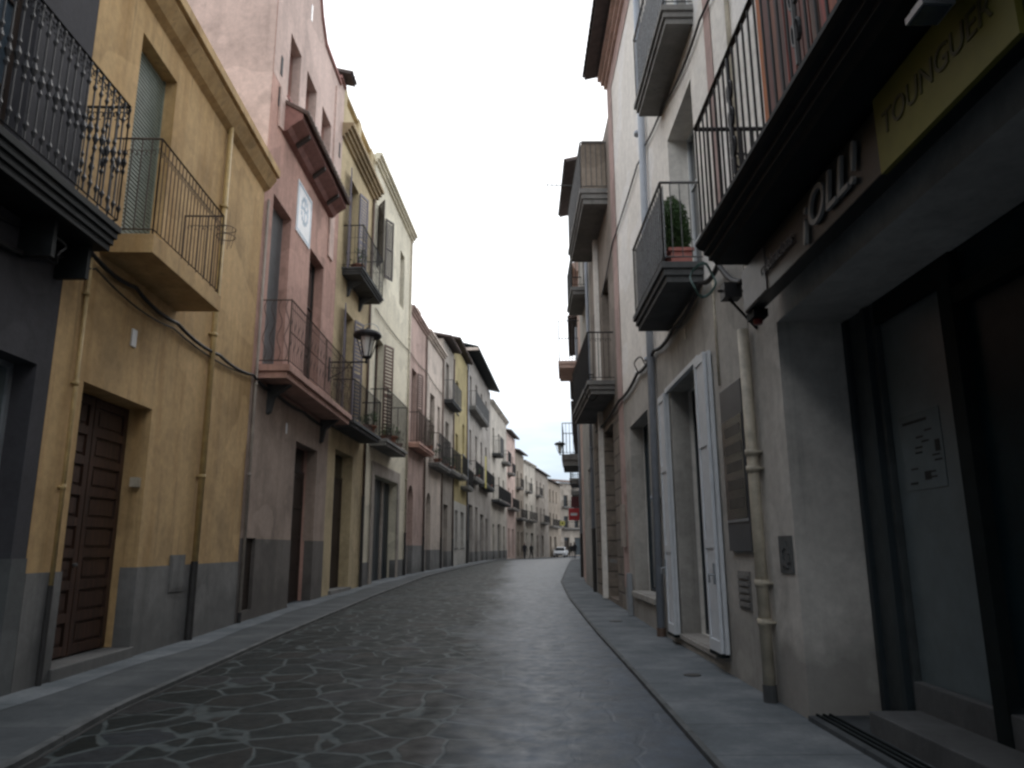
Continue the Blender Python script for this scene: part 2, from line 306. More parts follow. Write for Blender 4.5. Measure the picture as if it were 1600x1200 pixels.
# ------------------------------------------------------------------ tags and mesh collector
def tag(o, label=None, cat=None, group=None, kind=None):
    if label: o['label'] = label
    if cat: o['category'] = cat
    if group: o['group'] = group
    if kind: o['kind'] = kind
    return o
def root(name, loc, label, cat, group=None):
    o = bpy.data.objects.new(name, None); COL.objects.link(o); o.location = loc; o.empty_display_size = 0.2
    return tag(o, label, cat, group)
def org(p):
    q = p
    while q.parent: q = q.parent
    return Vector(q.location)
class MB:
    def __init__(s): s.v = []; s.f = []
    def add(s, vs, fs):
        k = len(s.v); s.v += [tuple(v) for v in vs]; s.f += [tuple(i+k for i in f) for f in fs]; return s
    def hexa(s, p):
        return s.add(p, [(0, 1, 2, 3), (4, 7, 6, 5), (0, 4, 5, 1), (1, 5, 6, 2), (2, 6, 7, 3), (3, 7, 4, 0)])
    def box(s, fc, s0, s1, z0, z1, o0, o1):
        P = fc.pt
        return s.hexa([P(s0, z0, o0), P(s1, z0, o0), P(s1, z1, o0), P(s0, z1, o0), P(s0, z0, o1), P(s1, z0, o1), P(s1, z1, o1), P(s0, z1, o1)])
    def prism(s, fc, prof, s0, s1):      # profile in (o,z) swept along s
        n = len(prof)
        vs = [fc.pt(s0, z, o) for o, z in prof] + [fc.pt(s1, z, o) for o, z in prof]
        return s.add(vs, [tuple(range(n)), tuple(range(2*n-1, n-1, -1))] + [(i, (i+1) % n, (i+1) % n+n, i+n) for i in range(n)])
    def face_poly(s, fc, prof, o0, o1):  # profile in (s,z) given thickness in o
        n = len(prof)
        vs = [fc.pt(a, z, o0) for a, z in prof] + [fc.pt(a, z, o1) for a, z in prof]
        return s.add(vs, [tuple(range(n)), tuple(range(2*n-1, n-1, -1))] + [(i, (i+1) % n, (i+1) % n+n, i+n) for i in range(n)])
    def tube(s, pts, r, n=6, cap=True):
        pts = [Vector(p) for p in pts]; rings = []; prev = None
        rs = r if isinstance(r, (list, tuple)) else [r]*len(pts)
        for i, p in enumerate(pts):
            t = (pts[min(i+1, len(pts)-1)]-pts[max(i-1, 0)])
            if t.length < 1e-9: t = Vector((0, 0, 1))
            t.normalize()
            if prev is None:
                a = Vector((0, 0, 1)) if abs(t.z) < 0.9 else Vector((1, 0, 0)); u = t.cross(a).normalized()
            else: u = (prev - t*prev.dot(t)).normalized()
            prev = u; w = t.cross(u)
            rings.append([p+(u*math.cos(2*PI*k/n)+w*math.sin(2*PI*k/n))*rs[i] for k in range(n)])
        vs = [v for q in rings for v in q]; fs = []
        for i in range(len(rings)-1):
            for k in range(n): fs.append((i*n+k, i*n+(k+1) % n, (i+1)*n+(k+1) % n, (i+1)*n+k))
        if cap: fs += [tuple(range(n-1, -1, -1)), tuple(range((len(rings)-1)*n, len(rings)*n))]
        return s.add(vs, fs)
    def lathe(s, c, prof, n=12, ax=None):    # prof: (r,z)
        c = Vector(c); vs = []; fs = []
        for r, z in prof: vs += [c+Vector((r*math.cos(2*PI*k/n), r*math.sin(2*PI*k/n), z)) for k in range(n)]
        for i in range(len(prof)-1):
            for k in range(n): fs.append((i*n+k, i*n+(k+1) % n, (i+1)*n+(k+1) % n, (i+1)*n+k))
        fs += [tuple(range(n-1, -1, -1)), tuple(range((len(prof)-1)*n, len(prof)*n))]
        return s.add(vs, fs)
    def build(s, name, mat, parent=None, smooth=False, bevel=0):
        O = org(parent) if parent else Vector((0, 0, 0))
        me = bpy.data.meshes.new(name); me.from_pydata([tuple(Vector(v)-O) for v in s.v], [], s.f)
        bm = bmesh.new(); bm.from_mesh(me); bmesh.ops.recalc_face_normals(bm, faces=bm.faces)
        bm.to_mesh(me); bm.free()
        if smooth:
            for p in me.polygons: p.use_smooth = True
        me.materials.append(M[mat] if isinstance(mat, str) else mat)
        o = bpy.data.objects.new(name, me); COL.objects.link(o)
        if parent: o.parent = parent
        if bevel:
            b = o.modifiers.new('bevel', 'BEVEL'); b.width = bevel; b.segments = 2; b.limit_method = 'ANGLE'
        return o
class Fc:
    """facade frame: s metres along from near to far, o metres out into the street, z up"""
    def __init__(s, a, b, side=1):
        s.a = Vector(a); d = Vector(b)-s.a; s.L = d.length; s.d = d/s.L
        s.n = Vector((s.d.y, -s.d.x))
        if side < 0: s.n = -s.n
        s.left = s.n.x > 0
    def pt(s, t, z, o=0): p = s.a+s.d*t+s.n*o; return Vector((p.x, p.y, z))
GZ = [(-40, 0), (12, 0), (20, .09), (30, .22), (45, .26), (60, .30), (75, .15), (90, -.02), (110, -.15), (400, -.3)]
def gz(y):
    for (a, x), (b, w) in zip(GZ[:-1], GZ[1:]):
        if y <= b: return x+(w-x)*max(0, (y-a))/(b-a)
    return GZ[-1][1]
def lerp_poly(P, y):
    for (x0, y0), (x1, y1) in zip(P[:-1], P[1:]):
        if y <= y1: return x0+(x1-x0)*(y-y0)/(y1-y0)
    return P[-1][0]

# ------------------------------------------------------------------ street surfaces
LP = [(-4.35, -40), (-4.45, -6), (-4.60, 6), (-4.70, 8), (-4.88, 13.5), (-4.9, 20), (-4.75, 23.7), (-4.4, 30.9), (-4.15, 34.9), (-3.8, 39.8), (-3.5, 43.5), (-3.1, 50), (-1.9, 65), (-.6, 77), (0, 82), (1.1, 88), (2.4, 94), (3.8, 101), (5.3, 109), (7, 117), (9, 126), (18, 160)]
RP = [(2.2, -40), (2.2, -6), (2.26, 6), (2.3, 15), (2.25, 19), (2.4, 26), (2.85, 31), (3.6, 40), (4.9, 55), (5.8, 65), (7.9, 85), (10.5, 105), (14, 126), (22, 160)]
KL = [(-2.85, -40), (-2.95, -6), (-3.11, 5), (-3.36, 6.7), (-3.6, 12), (-3.62, 20), (-3.45, 28), (-3.0, 38), (-2.1, 50), (-0.9, 65), (.5, 77), (2.2, 88), (5, 101), (8, 117), (19.5, 160)]
KR = [(1.15, -40), (1.2, 3), (1.27, 8), (1.32, 14), (1.38, 19), (1.62, 26), (2.05, 31), (2.8, 40), (4.1, 55), (4.95, 65), (7.1, 85), (9.7, 105), (13, 126), (21, 160)]
def strip(name, fa, fb, dz, mat, kind='structure', y0=-30, y1=158, nx=1, drop=None):
    mb = MB(); ys = [y0+(y1-y0)*i/376 for i in range(377)]; vs = []; fs = []
    for y in ys:
        a, b = fa(y), fb(y)
        for k in range(nx+1):
            x = a+(b-a)*k/nx; vs.append((x, y, gz(y)+dz))
    w = nx+1
    for i in range(len(ys)-1):
        for k in range(nx): fs.append((i*w+k, i*w+k+1, (i+1)*w+k+1, (i+1)*w+k))
    mb.add(vs, fs); o = mb.build(name, mat)
    for p in o.data.polygons:
        if p.normal.z < 0: p.flip()
    return tag(o, kind=kind)
g = MB(); vs = []; fs = []; ys = [-300, -60]+[-30+i*4 for i in range(50)]+[200, 400, 1200]; xs = [-900, -60, 0, 60, 900]
for y in ys:
    for x in xs: vs.append((x, y, gz(y)-0.13))
for i in range(len(ys)-1):
    for k in range(4): fs.append((i*5+k, i*5+k+1, (i+1)*5+k+1, (i+1)*5+k))
g.add(vs, fs); go = g.build('ground', 'earth'); tag(go, kind='structure')
strip('road', lambda y: lerp_poly(KL, y)-0.04, lambda y: lerp_poly(KR, y)+0.04, -0.035, 'paving', nx=8)
def kerb_solid(name, f, w, sgn):
    mb = MB(); ys = [-30+i*0.5 for i in range(377)]; vs = []; fs = []
    for y in ys:
        x = f(y); z = gz(y)
        vs += [(x, y, z-0.12), (x, y, z+0.004), (x-sgn*w, y, z+0.004), (x-sgn*w, y, z-0.12)]
    for i in range(len(ys)-1):
        for k in range(4): fs.append((i*4+k, i*4+(k+1) % 4, (i+1)*4+(k+1) % 4, (i+1)*4+k))
    mb.add(vs, fs); return tag(mb.build(name, 'kerb'), kind='structure')
kerb_solid('kerb_left', lambda y: lerp_poly(KL, y), 0.07, 1)
kerb_solid('kerb_right', lambda y: lerp_poly(KR, y), 0.045, -1)
strip('pavement_left', lambda y: lerp_poly(LP, y)-0.6, lambda y: lerp_poly(KL, y)-0.071, 0.0, 'sidewalk')
strip('pavement_right', lambda y: lerp_poly(KR, y)+0.046, lambda y: lerp_poly(RP, y)+2.2, 0.0, 'sidewalk_pale')
strip('pavement_edging', lambda y: lerp_poly(LP, y)-0.5, lambda y: lerp_poly(LP, y)+0.42+.05*math.sin(y*.7)+.04*math.sin(y*1.9), 0.004, 'sidewalk_pale')
strip('gutter_joint', lambda y: lerp_poly(KL, y)+0.015, lambda y: lerp_poly(KL, y)+0.05, -0.030, 'joint', y1=100)

# ------------------------------------------------------------------ house pieces
def wallgrid(mb, fc, s0, s1, z0, z1, holes, o=0.0, depth=0.3, edges=True):
    ss = sorted({s0, s1} | {min(max(h[k], s0), s1) for h in holes for k in (0, 1)})
    zs = sorted({z0, z1} | {min(max(h[k], z0), z1) for h in holes for k in (2, 3)})
    def solid(i, j):
        if i < 0 or j < 0 or i >= len(ss)-1 or j >= len(zs)-1: return None
        a, b = (ss[i]+ss[i+1])/2, (zs[j]+zs[j+1])/2
        return not any(h[0] < a < h[1] and h[2] < b < h[3] for h in holes)
    for i in range(len(ss)-1):
        for j in range(len(zs)-1):
            if not solid(i, j): continue
            a, b, c, d = ss[i], ss[i+1], zs[j], zs[j+1]
            mb.add([fc.pt(a, c, o), fc.pt(b, c, o), fc.pt(b, d, o), fc.pt(a, d, o)], [(0, 1, 2, 3)])
            for di, dj, e in ((-1, 0, ((a, c), (a, d))), (1, 0, ((b, c), (b, d))), (0, -1, ((a, c), (b, c))), (0, 1, ((a, d), (b, d)))):
                t = solid(i+di, j+dj)
                if t is False or (t is None and edges):
                    (p, q), (r, w) = e
                    mb.add([fc.pt(p, q, o), fc.pt(r, w, o), fc.pt(r, w, o-depth), fc.pt(p, q, o-depth)], [(0, 1, 2, 3)])
def body(fc, name, label, H, mat, holes, plinth=None, pmat=None, cat='house', deep=8.0, s0=0.0, s1=None, group=None, low=None, lowmat=None, parts=True):
    s1 = fc.L if s1 is None else s1
    c = fc.pt((s0+s1)/2, 0, 0); base = gz(c.y)
    r = root(name, (c.x, c.y, base), label, cat, group)
    mb = MB(); wallgrid(mb, fc, s0+.002, s1-.002, -0.5, H, holes, 0.0, 0.34)
    e = 0.004
    for t in (s0+e, s1-e): mb.add([fc.pt(t, -0.5, -.02), fc.pt(t, H, -.02), fc.pt(t, H, -deep), fc.pt(t, -0.5, -deep)], [(0, 1, 2, 3)])
    mb.add([fc.pt(s0+e, H-.003, -.02), fc.pt(s1-e, H-.003, -.02), fc.pt(s1-e, H-.003, -deep), fc.pt(s0+e, H-.003, -deep)], [(0, 1, 2, 3)])
    mb.add([fc.pt(s0+e, -.5, -deep), fc.pt(s1-e, -.5, -deep), fc.pt(s1-e, H, -deep), fc.pt(s0+e, H, -deep)], [(0, 1, 2, 3)])
    mb.build('wall', mat, r)
    tight = [(q[0]+.005, q[1]-.005, q[2]+.005, q[3]-.005) for q in holes]
    if low:
        mb = MB(); wallgrid(mb, fc, s0+.006, s1-.006, (plinth or -0.5), low, tight, 0.008, 0.25); mb.build('lower_wall', lowmat, r)
    if plinth:
        mb = MB(); wallgrid(mb, fc, s0+.006, s1-.006, -0.4, plinth, tight, 0.016, 0.22); mb.build('plinth', pmat or 'plinth_grey', r)
    return r
def window(fc, r, h, frame='white_paint', pane='glass', d=0.20, style='casement', sill=None, t=0.05):
    a, b, c, z = h; mb = MB()
    mb.box(fc, a, a+t, c, z, -d-.05, -d); mb.box(fc, b-t, b, c, z, -d-.05, -d)
    mb.box(fc, a+t, b-t, z-t, z, -d-.05, -d); mb.box(fc, a+t, b-t, c, c+t, -d-.05, -d)
    m = (a+b)/2
    if style != 'single': mb.box(fc, m-.03, m+.03, c+t, z-t, -d-.045, -d+.005)
    if style == 'casement':
        k = 3 if z-c > 2 else 2
        for i in range(1, k): q = c+(z-c)*i/k; mb.box(fc, a+t, b-t, q-.015, q+.015, -d-.04, -d-.005)
    w = mb.build('window', frame, r)
    g_ = MB(); g_.box(fc, a+t*.5, b-t*.5, c+t*.5, z-t*.5, -d-.036, -d-.03); g_.build('pane', pane, w)
    if sill:
        k = MB(); k.box(fc, a-.06, b+.06, c-.07, c-.001, -.1, .06); k.build('sill', sill, w)
    return w
def blind(fc, r, h, mat='green_blind', d=0.16, pitch=0.055, name='roller_blind'):
    a, b, c, z = h; mb = MB(); n = int((z-c)/pitch)
    for i in range(n):
        q = c+i*pitch; mb.prism(fc, [(-d-.012, q), (-d+.004, q+.006), (-d+.004, q+pitch*.62), (-d-.012, q+pitch*.95), (-d-.02, q+pitch*.95), (-d-.02, q)], a+.03, b-.03)
    mb.box(fc, a, a+.03, c, z, -d-.04, -d+.01); mb.box(fc, b-.03, b, c, z, -d-.04, -d+.01)
    mb.box(fc, a+.03, b-.03, c, z, -d-.035, -d-.021)
    return mb.build(name, mat, r)
def leaf_shutter(fc, r, a, b, c, z, o, mat, swing=0.0, name='shutter', bars=14):
    """louvred shutter leaf hinged at a, opening towards b; swing in radians out of the wall"""
    mb = MB(); w = b-a; cs, sn = math.cos(swing), math.sin(swing)
    def P(u, zz, t): return fc.pt(a+u*cs - (t*sn if w > 0 else -t*sn), zz, o+abs(u)*sn+t*cs)
    def bx(u0, u1, z0, z1, t0, t1):
        mb.hexa([P(u0, z0, t0), P(u1, z0, t0), P(u1, z1, t0), P(u0, z1, t0), P(u0, z0, t1), P(u1, z0, t1), P(u1, z1, t1), P(u0, z1, t1)])
    e = .05 if w > 0 else -.05
    bx(0, e, c, z, 0, .035); bx(w-e, w, c, z, 0, .035)
    for q in (c, (c+z)/2-.04, z-.08): bx(e, w-e, q, q+.08, 0, .035)
    for i in range(bars*2):
        q = c+.1+(z-c-.2)*i/(bars*2)
        if abs(q-(c+z)/2) > .06: bx(e, w-e, q, q+(z-c)/(bars*2)*.6, .008, .024)
    return mb.build(name, mat, r)
def door(fc, r, h, mat='wood_dark', d=0.28, leaves=2, panels=4, transom=0, name='door', handle=True):
    a, b, c, z = h; mb = MB(); top = z-transom
    mb.box(fc, a, b, c, top-.003, -d-.06, -d-.02)
    w = (b-a)/leaves
    for k in range(leaves):
        x0, x1 = a+k*w+.012, a+(k+1)*w-.012
        mb.box(fc, x0, x0+.09, c+.01, top-.01, -d-.022, -d+.01); mb.box(fc, x1-.09, x1, c+.01, top-.01, -d-.022, -d+.01)
        for i in range(panels+1):
            q = c+.02+(top-c-.14)*i/panels; mb.box(fc, x0+.09, x1-.09, q, q+.10, -d-.022, -d+.008)
            if i < panels:
                q2 = q+.10+.04; q3 = c+.02+(top-c-.14)*(i+1)/panels-.04
                if q3-q2 > .05: mb.box(fc, x0+.14, x1-.14, q2, q3, -d-.022, -d-.004)
    D = mb.build(name, mat, r)
    if handle:
        hb = MB(); m = (a+b)/2; hb.lathe(fc.pt(m-.08, c+1.0, -d+.03), [(.012, -.02), (.03, -.01), (.03, .01), (.012, .02)], 8); hb.build('handle', 'iron_grey', D)
    if transom:
        t = MB(); t.box(fc, a, b, top, top+.06, -d-.05, -d+.01); t.box(fc, a+.01, b-.01, top+.06, z-.002, -d-.04, -d-.02); t.build('transom', 'glass', D)
    return D
def slab(fc, B, s0, s1, z0, z1, out, tiers=2, lip=.05):
    mb = B; h = (z1-z0)
    if tiers == 1: mb.box(fc, s0, s1, z0, z1, 0, out); return
    for i in range(tiers):
        q0, q1 = z0+h*i/tiers, z0+h*(i+1)/tiers; k = lip*(tiers-1-i)
        mb.box(fc, s0+k, s1-k, q0, q1-(0.0 if i == tiers-1 else -0.0005), 0, out-k)
def railing(fc, s0, s1, zb, zt, out, style='plain', gap=.115, br=.008, top=.018):
    mb = MB(); n8 = 5; r = br
    i_ = .04; A, B_, O = s0+i_, s1-i_, out-i_
    path = [(A, 0), (A, O), (B_, O), (B_, 0)]
    segs = list(zip(path[:-1], path[1:]))
    def P(seg, t, z): (a, b), (c, d) = seg; return fc.pt(a+(c-a)*t, z, b+(d-b)*t)
    for sg in segs:
        (a, b), (c, d) = sg; L = math.hypot(c-a, d-b)
        lo = zb+.07
        for z, w in ((zt-.012, top), (lo, .010)):
            mb.tube([P(sg, 0, z), P(sg, 1, z)], w, 4)
        if style in ('wavy',):
            n = max(2, int(round(L/.22)))
            for k in range(n):
                pts = []
                for q in range(15):
                    f = q/14; u = (k+.5+.42*math.sin(f*2*PI*1.0)*(1 if k % 1 == 0 else -1))/n
                    pts.append(P(sg, min(max(u, 0), 1), lo+(zt-lo)*f))
                mb.tube(pts, r*.85, 4, cap=False)
            continue
        n = max(1, int(round(L/gap)))
        for k in range(n+1):
            if k == 0 and sg[0][1] == 0: continue
            t = k/n; p0, p1 = P(sg, t, zb if k in (0, n) else lo), P(sg, t, zt-.01)
            if style == 'ornate':
                pts, rs = [], []; Hh = zt-.01-lo
                ph = (0.50, 0.46)[k % 2]
                prof = [(0, 1), (.06, 1), (.10, 2.6), (.13, 1), (ph-.11, 1), (ph-.08, 2.4), (ph-.05, 1.1), (ph-.03, 2.0), (ph, 3.3), (ph+.03, 2.0), (ph+.05, 1.1), (ph+.08, 2.4), (ph+.11, 1), (.80, 1), (.83, 2.4), (.86, 1), (.94, 1), (.97, 1.9), (1, 1)]
                for f, q in prof: pts.append(P(sg, t, lo+Hh*f)); rs.append(.0092*q)
                mb.tube(pts, rs, 6)
                if k < n:      # heart shaped scrolls under the hand rail
                    c0 = P(sg, (k+.5)/n, zt-.10)
                    e = (P(sg, 1, 0)-P(sg, 0, 0)).normalized()
                    for sg_ in (-1, 1):
                        pts = [c0+e*sg_*(.026+.024*math.cos(a_))+Vector((0, 0, .04*math.sin(a_)-.02+.018*a_/PI)) for a_ in [x*PI/5 for x in range(-3, 8)]]
                        mb.tube(pts, .007, 4, cap=False)
            else:
                mb.tube([p0, p1], r*(1.6 if k in (0, n) else 1), n8)
                if style == 'collar' and k < n:
                    e = (P(sg, 1, 0)-P(sg, 0, 0)).normalized(); c0 = P(sg, t, zt-.22)
                    for sg_ in (-1, 1):
                        pts = [c0+e*sg_*(.028-.028*math.cos(a_))+Vector((0, 0, .05*math.sin(a_)+.03*a_/PI)) for a_ in [x*PI/5 for x in range(0, 8)]]
                        mb.tube(pts, .0045, 4, cap=False)
                if style == 'panel' and k < n:
                    for zz in (lo+(zt-lo)*.30, lo+(zt-lo)*.68): mb.tube([P(sg, t, zz), P(sg, (k+1)/n, zz)], r*.7, 4)
    return mb
def balcony(fc, r, s0, s1, z0, z1, out, zt, style='plain', smat='concrete', rmat='iron', tiers=2, lip=.05, name='balcony', brackets=0, **kw):
    B = MB(); slab(fc, B, s0, s1, z0, z1, out, tiers, lip)
    for k in range(brackets):
        q = s0+(s1-s0)*(k+.5)/brackets
        B.prism(fc, [(0.001, z0-.45), (.06, z0-.42), (.12, z0-.2), (out*.75, z0-.001), (0.001, z0-.001)], q-.06, q+.06)
    b = B.build(name, smat, r, bevel=.006)
    if style != 'none': railing(fc, s0, s1, z1, zt, out, style, **kw).build('railing', rmat, b)
    return b
def pipe(fc, r, s, z0, z1, rad=.045, o=.07, mat='ochre_pipe', joints=(), name='drainpipe', foot=None, footmat='cast_iron', lean=0):
    mb = MB(); mb.tube([fc.pt(s, z0, o), fc.pt(s+lean, z1, o)], rad, 12, cap=True)
    for j in joints: mb.tube([fc.pt(s, j, o), fc.pt(s, j+.06, o)], rad*1.22, 12); mb.box(fc, s-rad*1.5, s+rad*1.5, j+.02, j+.04, 0, o)
    p = mb.build(name, mat, r, smooth=False)
    for q in p.data.polygons: q.use_smooth = len(q.vertices) == 4
    if foot is not None:
        f = MB(); f.tube([fc.pt(s, z0-.0, o), fc.pt(s, foot, o)], rad*1.15, 12); f.build('shoe', footmat, p)
    return p
def cornice(fc, r, s0, s1, z, h, out, mat, steps=3, name='cornice'):
    mb = MB()
    prof = [(0.0, z)]
    for i in range(steps):
        o = out*(i+1)/steps; q = z+h*i/steps
        prof += [(o, q+.0), (o, z+h*(i+1)/steps)]
    prof += [(0.0, z+h+.02)]
    # drop duplicate start
    mb.prism(fc, prof, s0, s1); return mb.build(name, mat, r)
def tile_eave(fc, r, s0, s1, z, out, slope=.28, back=1.6, pitch=.21, name='roof', mat='tile', soff='tile_soffit', thick=.06):
    mb = MB(); mb.prism(fc, [(out, z), (out, z+thick), (-back, z+thick+slope*(out+back)), (-back, z+slope*(out+back))], s0, s1)
    b = mb.build(name, soff, r)
    t = MB(); n = int((s1-s0)/pitch)
    for k in range(n):
        c = s0+(k+.5)*(s1-s0)/n; rr = pitch*.5
        ring0, ring1 = [], []
        for q in range(7):
            a = PI*q/6
            ring0.append(fc.pt(c+math.cos(a)*rr, z+thick+math.sin(a)*rr*.8, out+.05)); ring1.append(fc.pt(c+math.cos(a)*rr*.9, z+thick+slope*(out+back)+math.sin(a)*rr*.8, -back))
        base = ring0+ring1; t.add(base, [(i, i+1, i+8, i+7) for i in range(6)]+[tuple(range(7))])
    t.build('roof_tiles', mat, b); return b
def arch_fill(mb, fc, a, b, z0, z1, o=0.0, depth=.3):
    """spandrels that turn a square-headed hole into a round-headed one"""
    n = 12; c = (a+b)/2; R_ = (b-a)/2; hh = z1-z0
    arc = [(c-R_*math.cos(PI*i/n), z0+hh*math.sin(PI*i/n)) for i in range(n+1)]
    for i in range(n):
        (x0, y0), (x1, y1) = arc[i], arc[i+1]
        mb.add([fc.pt(x0, y0, o), fc.pt(x1, y1, o), fc.pt(x1, z1, o), fc.pt(x0, z1, o)], [(0, 1, 2, 3)])
        mb.add([fc.pt(x0, y0, o), fc.pt(x1, y1, o), fc.pt(x1, y1, o-depth), fc.pt(x0, y0, o-depth)], [(0, 1, 2, 3)])
def text(fc, parent, body_, s, z, o, size, mat, name='lettering', ext=.012, shear=0, sx=1.0, align='CENTER', lead=None):
    cu = bpy.data.curves.new('txt', 'FONT'); cu.body = body_; cu.size = size; cu.extrude = ext; cu.shear = shear; cu.align_x = align; cu.align_y = 'CENTER'
    ob = bpy.data.objects.new('txt', cu); COL.objects.link(ob); bpy.context.view_layer.update()
    me = ob.evaluated_get(bpy.context.evaluated_depsgraph_get()).to_mesh()
    sg = 1 if fc.left else -1; mb = MB()
    mb.add([fc.pt(s+sg*v.co.x*sx, z+v.co.y, o+v.co.z) for v in me.vertices], [tuple(p.vertices) for p in me.polygons])
    ob.evaluated_get(bpy.context.evaluated_depsgraph_get()).to_mesh_clear(); bpy.data.objects.remove(ob); bpy.data.curves.remove(cu)
    return mb.build(name, mat, parent)
def foliage(c, rx, ry, rz, n, leaf, mat, parent, name='foliage', cone=False, seed=0):
    rnd = random.Random(seed+int(c[1]*100)); mb = MB(); clumps = [Vector((rnd.uniform(-1, 1), rnd.uniform(-1, 1), rnd.uniform(-1, 1))) for _ in range(9)]
    k = 0
    while k < n:
        p = Vector((rnd.uniform(-1, 1), rnd.uniform(-1, 1), rnd.uniform(-1, 1)))
        if cone:
            w = math.sqrt(max(0, 1-(abs(p.z+.25)/1.25)**2.2))
            if math.hypot(p.x, p.y) > w*(.85+.3*rnd.random()): continue
        else:
            if p.length > 1 or min((p-q).length for q in clumps) > .62: continue
        k += 1
        q = Vector(c)+Vector((p.x*rx, p.y*ry, p.z*rz)); a = Vector((rnd.gauss(0, 1), rnd.gauss(0, 1), rnd.gauss(0, 1)+(.9 if cone else 0))).normalized()
        b = a.cross(Vector((rnd.gauss(0, 1), rnd.gauss(0, 1), rnd.gauss(0, 1)))).normalized()
        L_, w_ = leaf*rnd.uniform(.7, 1.4), leaf*rnd.uniform(.25, .5)
        mb.add([q-a*L_*.5, q+b*w_*.5, q+a*L_*.5, q-b*w_*.5], [(0, 1, 2, 3)])
    return mb.build(name, mat, parent)
def potted(fc, s, z, o, h, w, label, mat='leaf', pot='terracotta', group=None, seed=1, ph=.22, n=220, cone=False, leaf=.07, name='potted_plant'):
    p = fc.pt(s, z, o); r = root(name, p, label, 'plant', group)
    mb = MB(); mb.lathe(p, [(w*.30, 0.002), (w*.36, ph*.8), (w*.42, ph*.8), (w*.43, ph)], 12); mb.build('pot', pot, r, smooth=False)
    st = MB(); st.tube([p+Vector((0, 0, ph-.02)), p+Vector((.02, 0, ph+h*.5))], .012, 5); st.build('stem', 'wood_dark', r)
    foliage(p+Vector((0, 0, ph+h*.5)), w*.5, w*.5, h*.52, n, leaf, mat, r, cone=cone, seed=seed); return r

# facade frames
P_L = [(-4.664, 7.283), (-4.88, 13.501), (-4.9, 19.55), (-4.746, 23.791), (-4.403, 30.845), (-4.153, 34.853), (-3.802, 39.775), (-3.499, 43.51), (-3.097, 50.033), (-1.932, 64.595), (-.617, 76.843), (0.3, 83.6), (1.35, 89.4), (2.9, 96.6), (5.141, 108.153), (7.6, 119.5)]
F_L = [Fc((-4.40, -4), P_L[0])]+[Fc(a, b) for a, b in zip(P_L[:-1], P_L[1:])]
P_R = [(2.263, 6.787), (2.292, 15.623), (2.29, 20.6), (2.34, 24.4), (2.62, 28.3), (3.12, 34.3), (3.78, 42), (4.9, 55), (6.3, 70), (8.4, 89), (11, 108)]
F_R = [Fc((2.2, -4), P_R[0], -1)]+[Fc(a, b, -1) for a, b in zip(P_R[:-1], P_R[1:])]

# ================================================================== LEFT SIDE
# ---- dark house with the ornate balcony (nearest on the left)
f = F_L[0]
hs = [(8.2, 11.05, 0.05, 3.08), (5.0, 7.0, 0.05, 3.08), (8.8, 10.35, 4.70, 7.4), (5.2, 6.6, 4.70, 7.4)]
h = body(f, 'house', 'charcoal grey house with a dark moulded balcony, nearest on the left', 10.5, 'charcoal', hs, 1.22, 'granite', s0=-14)
window(f, h, hs[0], 'steel', 'shop_glass', .22, 'single'); window(f, h, hs[1], 'shop_dark', 'shop_glass', .22, 'single')
window(f, h, hs[2], 'wood_dark', 'glass_blue', .18); window(f, h, hs[3], 'wood_dark', 'glass_blue', .18)
b = balcony(f, h, 3.5, 11.37, 4.36, 4.66, .5, 6.09, 'ornate', 'black_stone', 'iron', tiers=4, lip=.022, gap=.115)
mb = MB()
for s in (10.55, 11.15): mb = MB(); mb.box(f, s-.03, s+.03, 4.0, 4.36, 0, .32); mb.build('balcony_bracket', 'black_stone', h)

# ---- yellow house
f = F_L[1]
hs = [(.62, 2.32, .10, 3.10), (1.02, 2.08, 4.84, 7.78)]
h = body(f, 'house', 'yellow house with a grey plinth and a red brown wooden door', 8.72, 'yellow', hs, 1.08)
yellow_house = h
D = door(f, h, (.62, 2.32, .13, 3.10), 'wood_red', .30, 2, 8, 0)
st = MB(); st.box(f, .58, 2.36, -.1, .125, -.3, .05); st.build('doorstep', 'plinth_grey', h, bevel=.01)
blind(f, h, hs[1], 'green_blind', .17)
mb = MB(); mb.prism(f, [(0, 8.20), (.10, 8.27), (.22, 8.45), (.22, 8.50), (.28, 8.51), (.28, 8.66), (0, 8.74)], -.02, 6.24); mb.build('cornice', 'yellow', h)
b = balcony(f, h, .6, 2.78, 4.60, 4.83, .60, 6.06, 'collar', 'yellow', 'iron_brown', tiers=1, gap=.105, br=.0065, top=.014)
rg = MB()      # ring holder for a flower pot on the far end of the rail
for z in (5.72, 5.60):
    rg.tube([f.pt(2.45+.13*math.cos(a), z, .72+.13*math.sin(a)) for a in [x*PI/8 for x in range(17)]], .006, 4)
for a in range(6): rg.tube([f.pt(2.45+.13*math.cos(a*PI/3), 5.72, .72+.13*math.sin(a*PI/3)), f.pt(2.45+.08*math.cos(a*PI/3), 5.45, .72+.08*math.sin(a*PI/3))], .004, 4)
rg.build('pot_ring', 'iron_brown', b)
pipe(f, h, .40, .95, 4.45, .022, .04, 'ochre_pipe', (1.9, 3.0, 4.0), foot=0.0, footmat='cast_iron', name='conduit')
pipe(f, h, 4.05, 1.12, 8.40, .045, .065, 'ochre_pipe', (2.35, 4.6, 6.8), foot=0.0)
mb = MB(); mb.box(f, 3.30, 3.78, .72, 1.22, 0, .03); mb.box(f, 3.34, 3.74, .76, 1.18, .03, .036); mb.build('meter_hatch', 'plinth_grey', h)
mb = MB(); mb.box(f, 2.20, 2.315, 2.08, 2.2, -.14, -.05); o = mb.build('doorbell', 'cream_paint', h)
mb = MB(); mb.box(f, 1.54, 1.66, 3.76, 3.98, .0, .02); o = mb.build('house_plaque', 'plaque_white'); tag(o, 'small blank white plaque on the yellow wall above the wooden door', 'plaque')

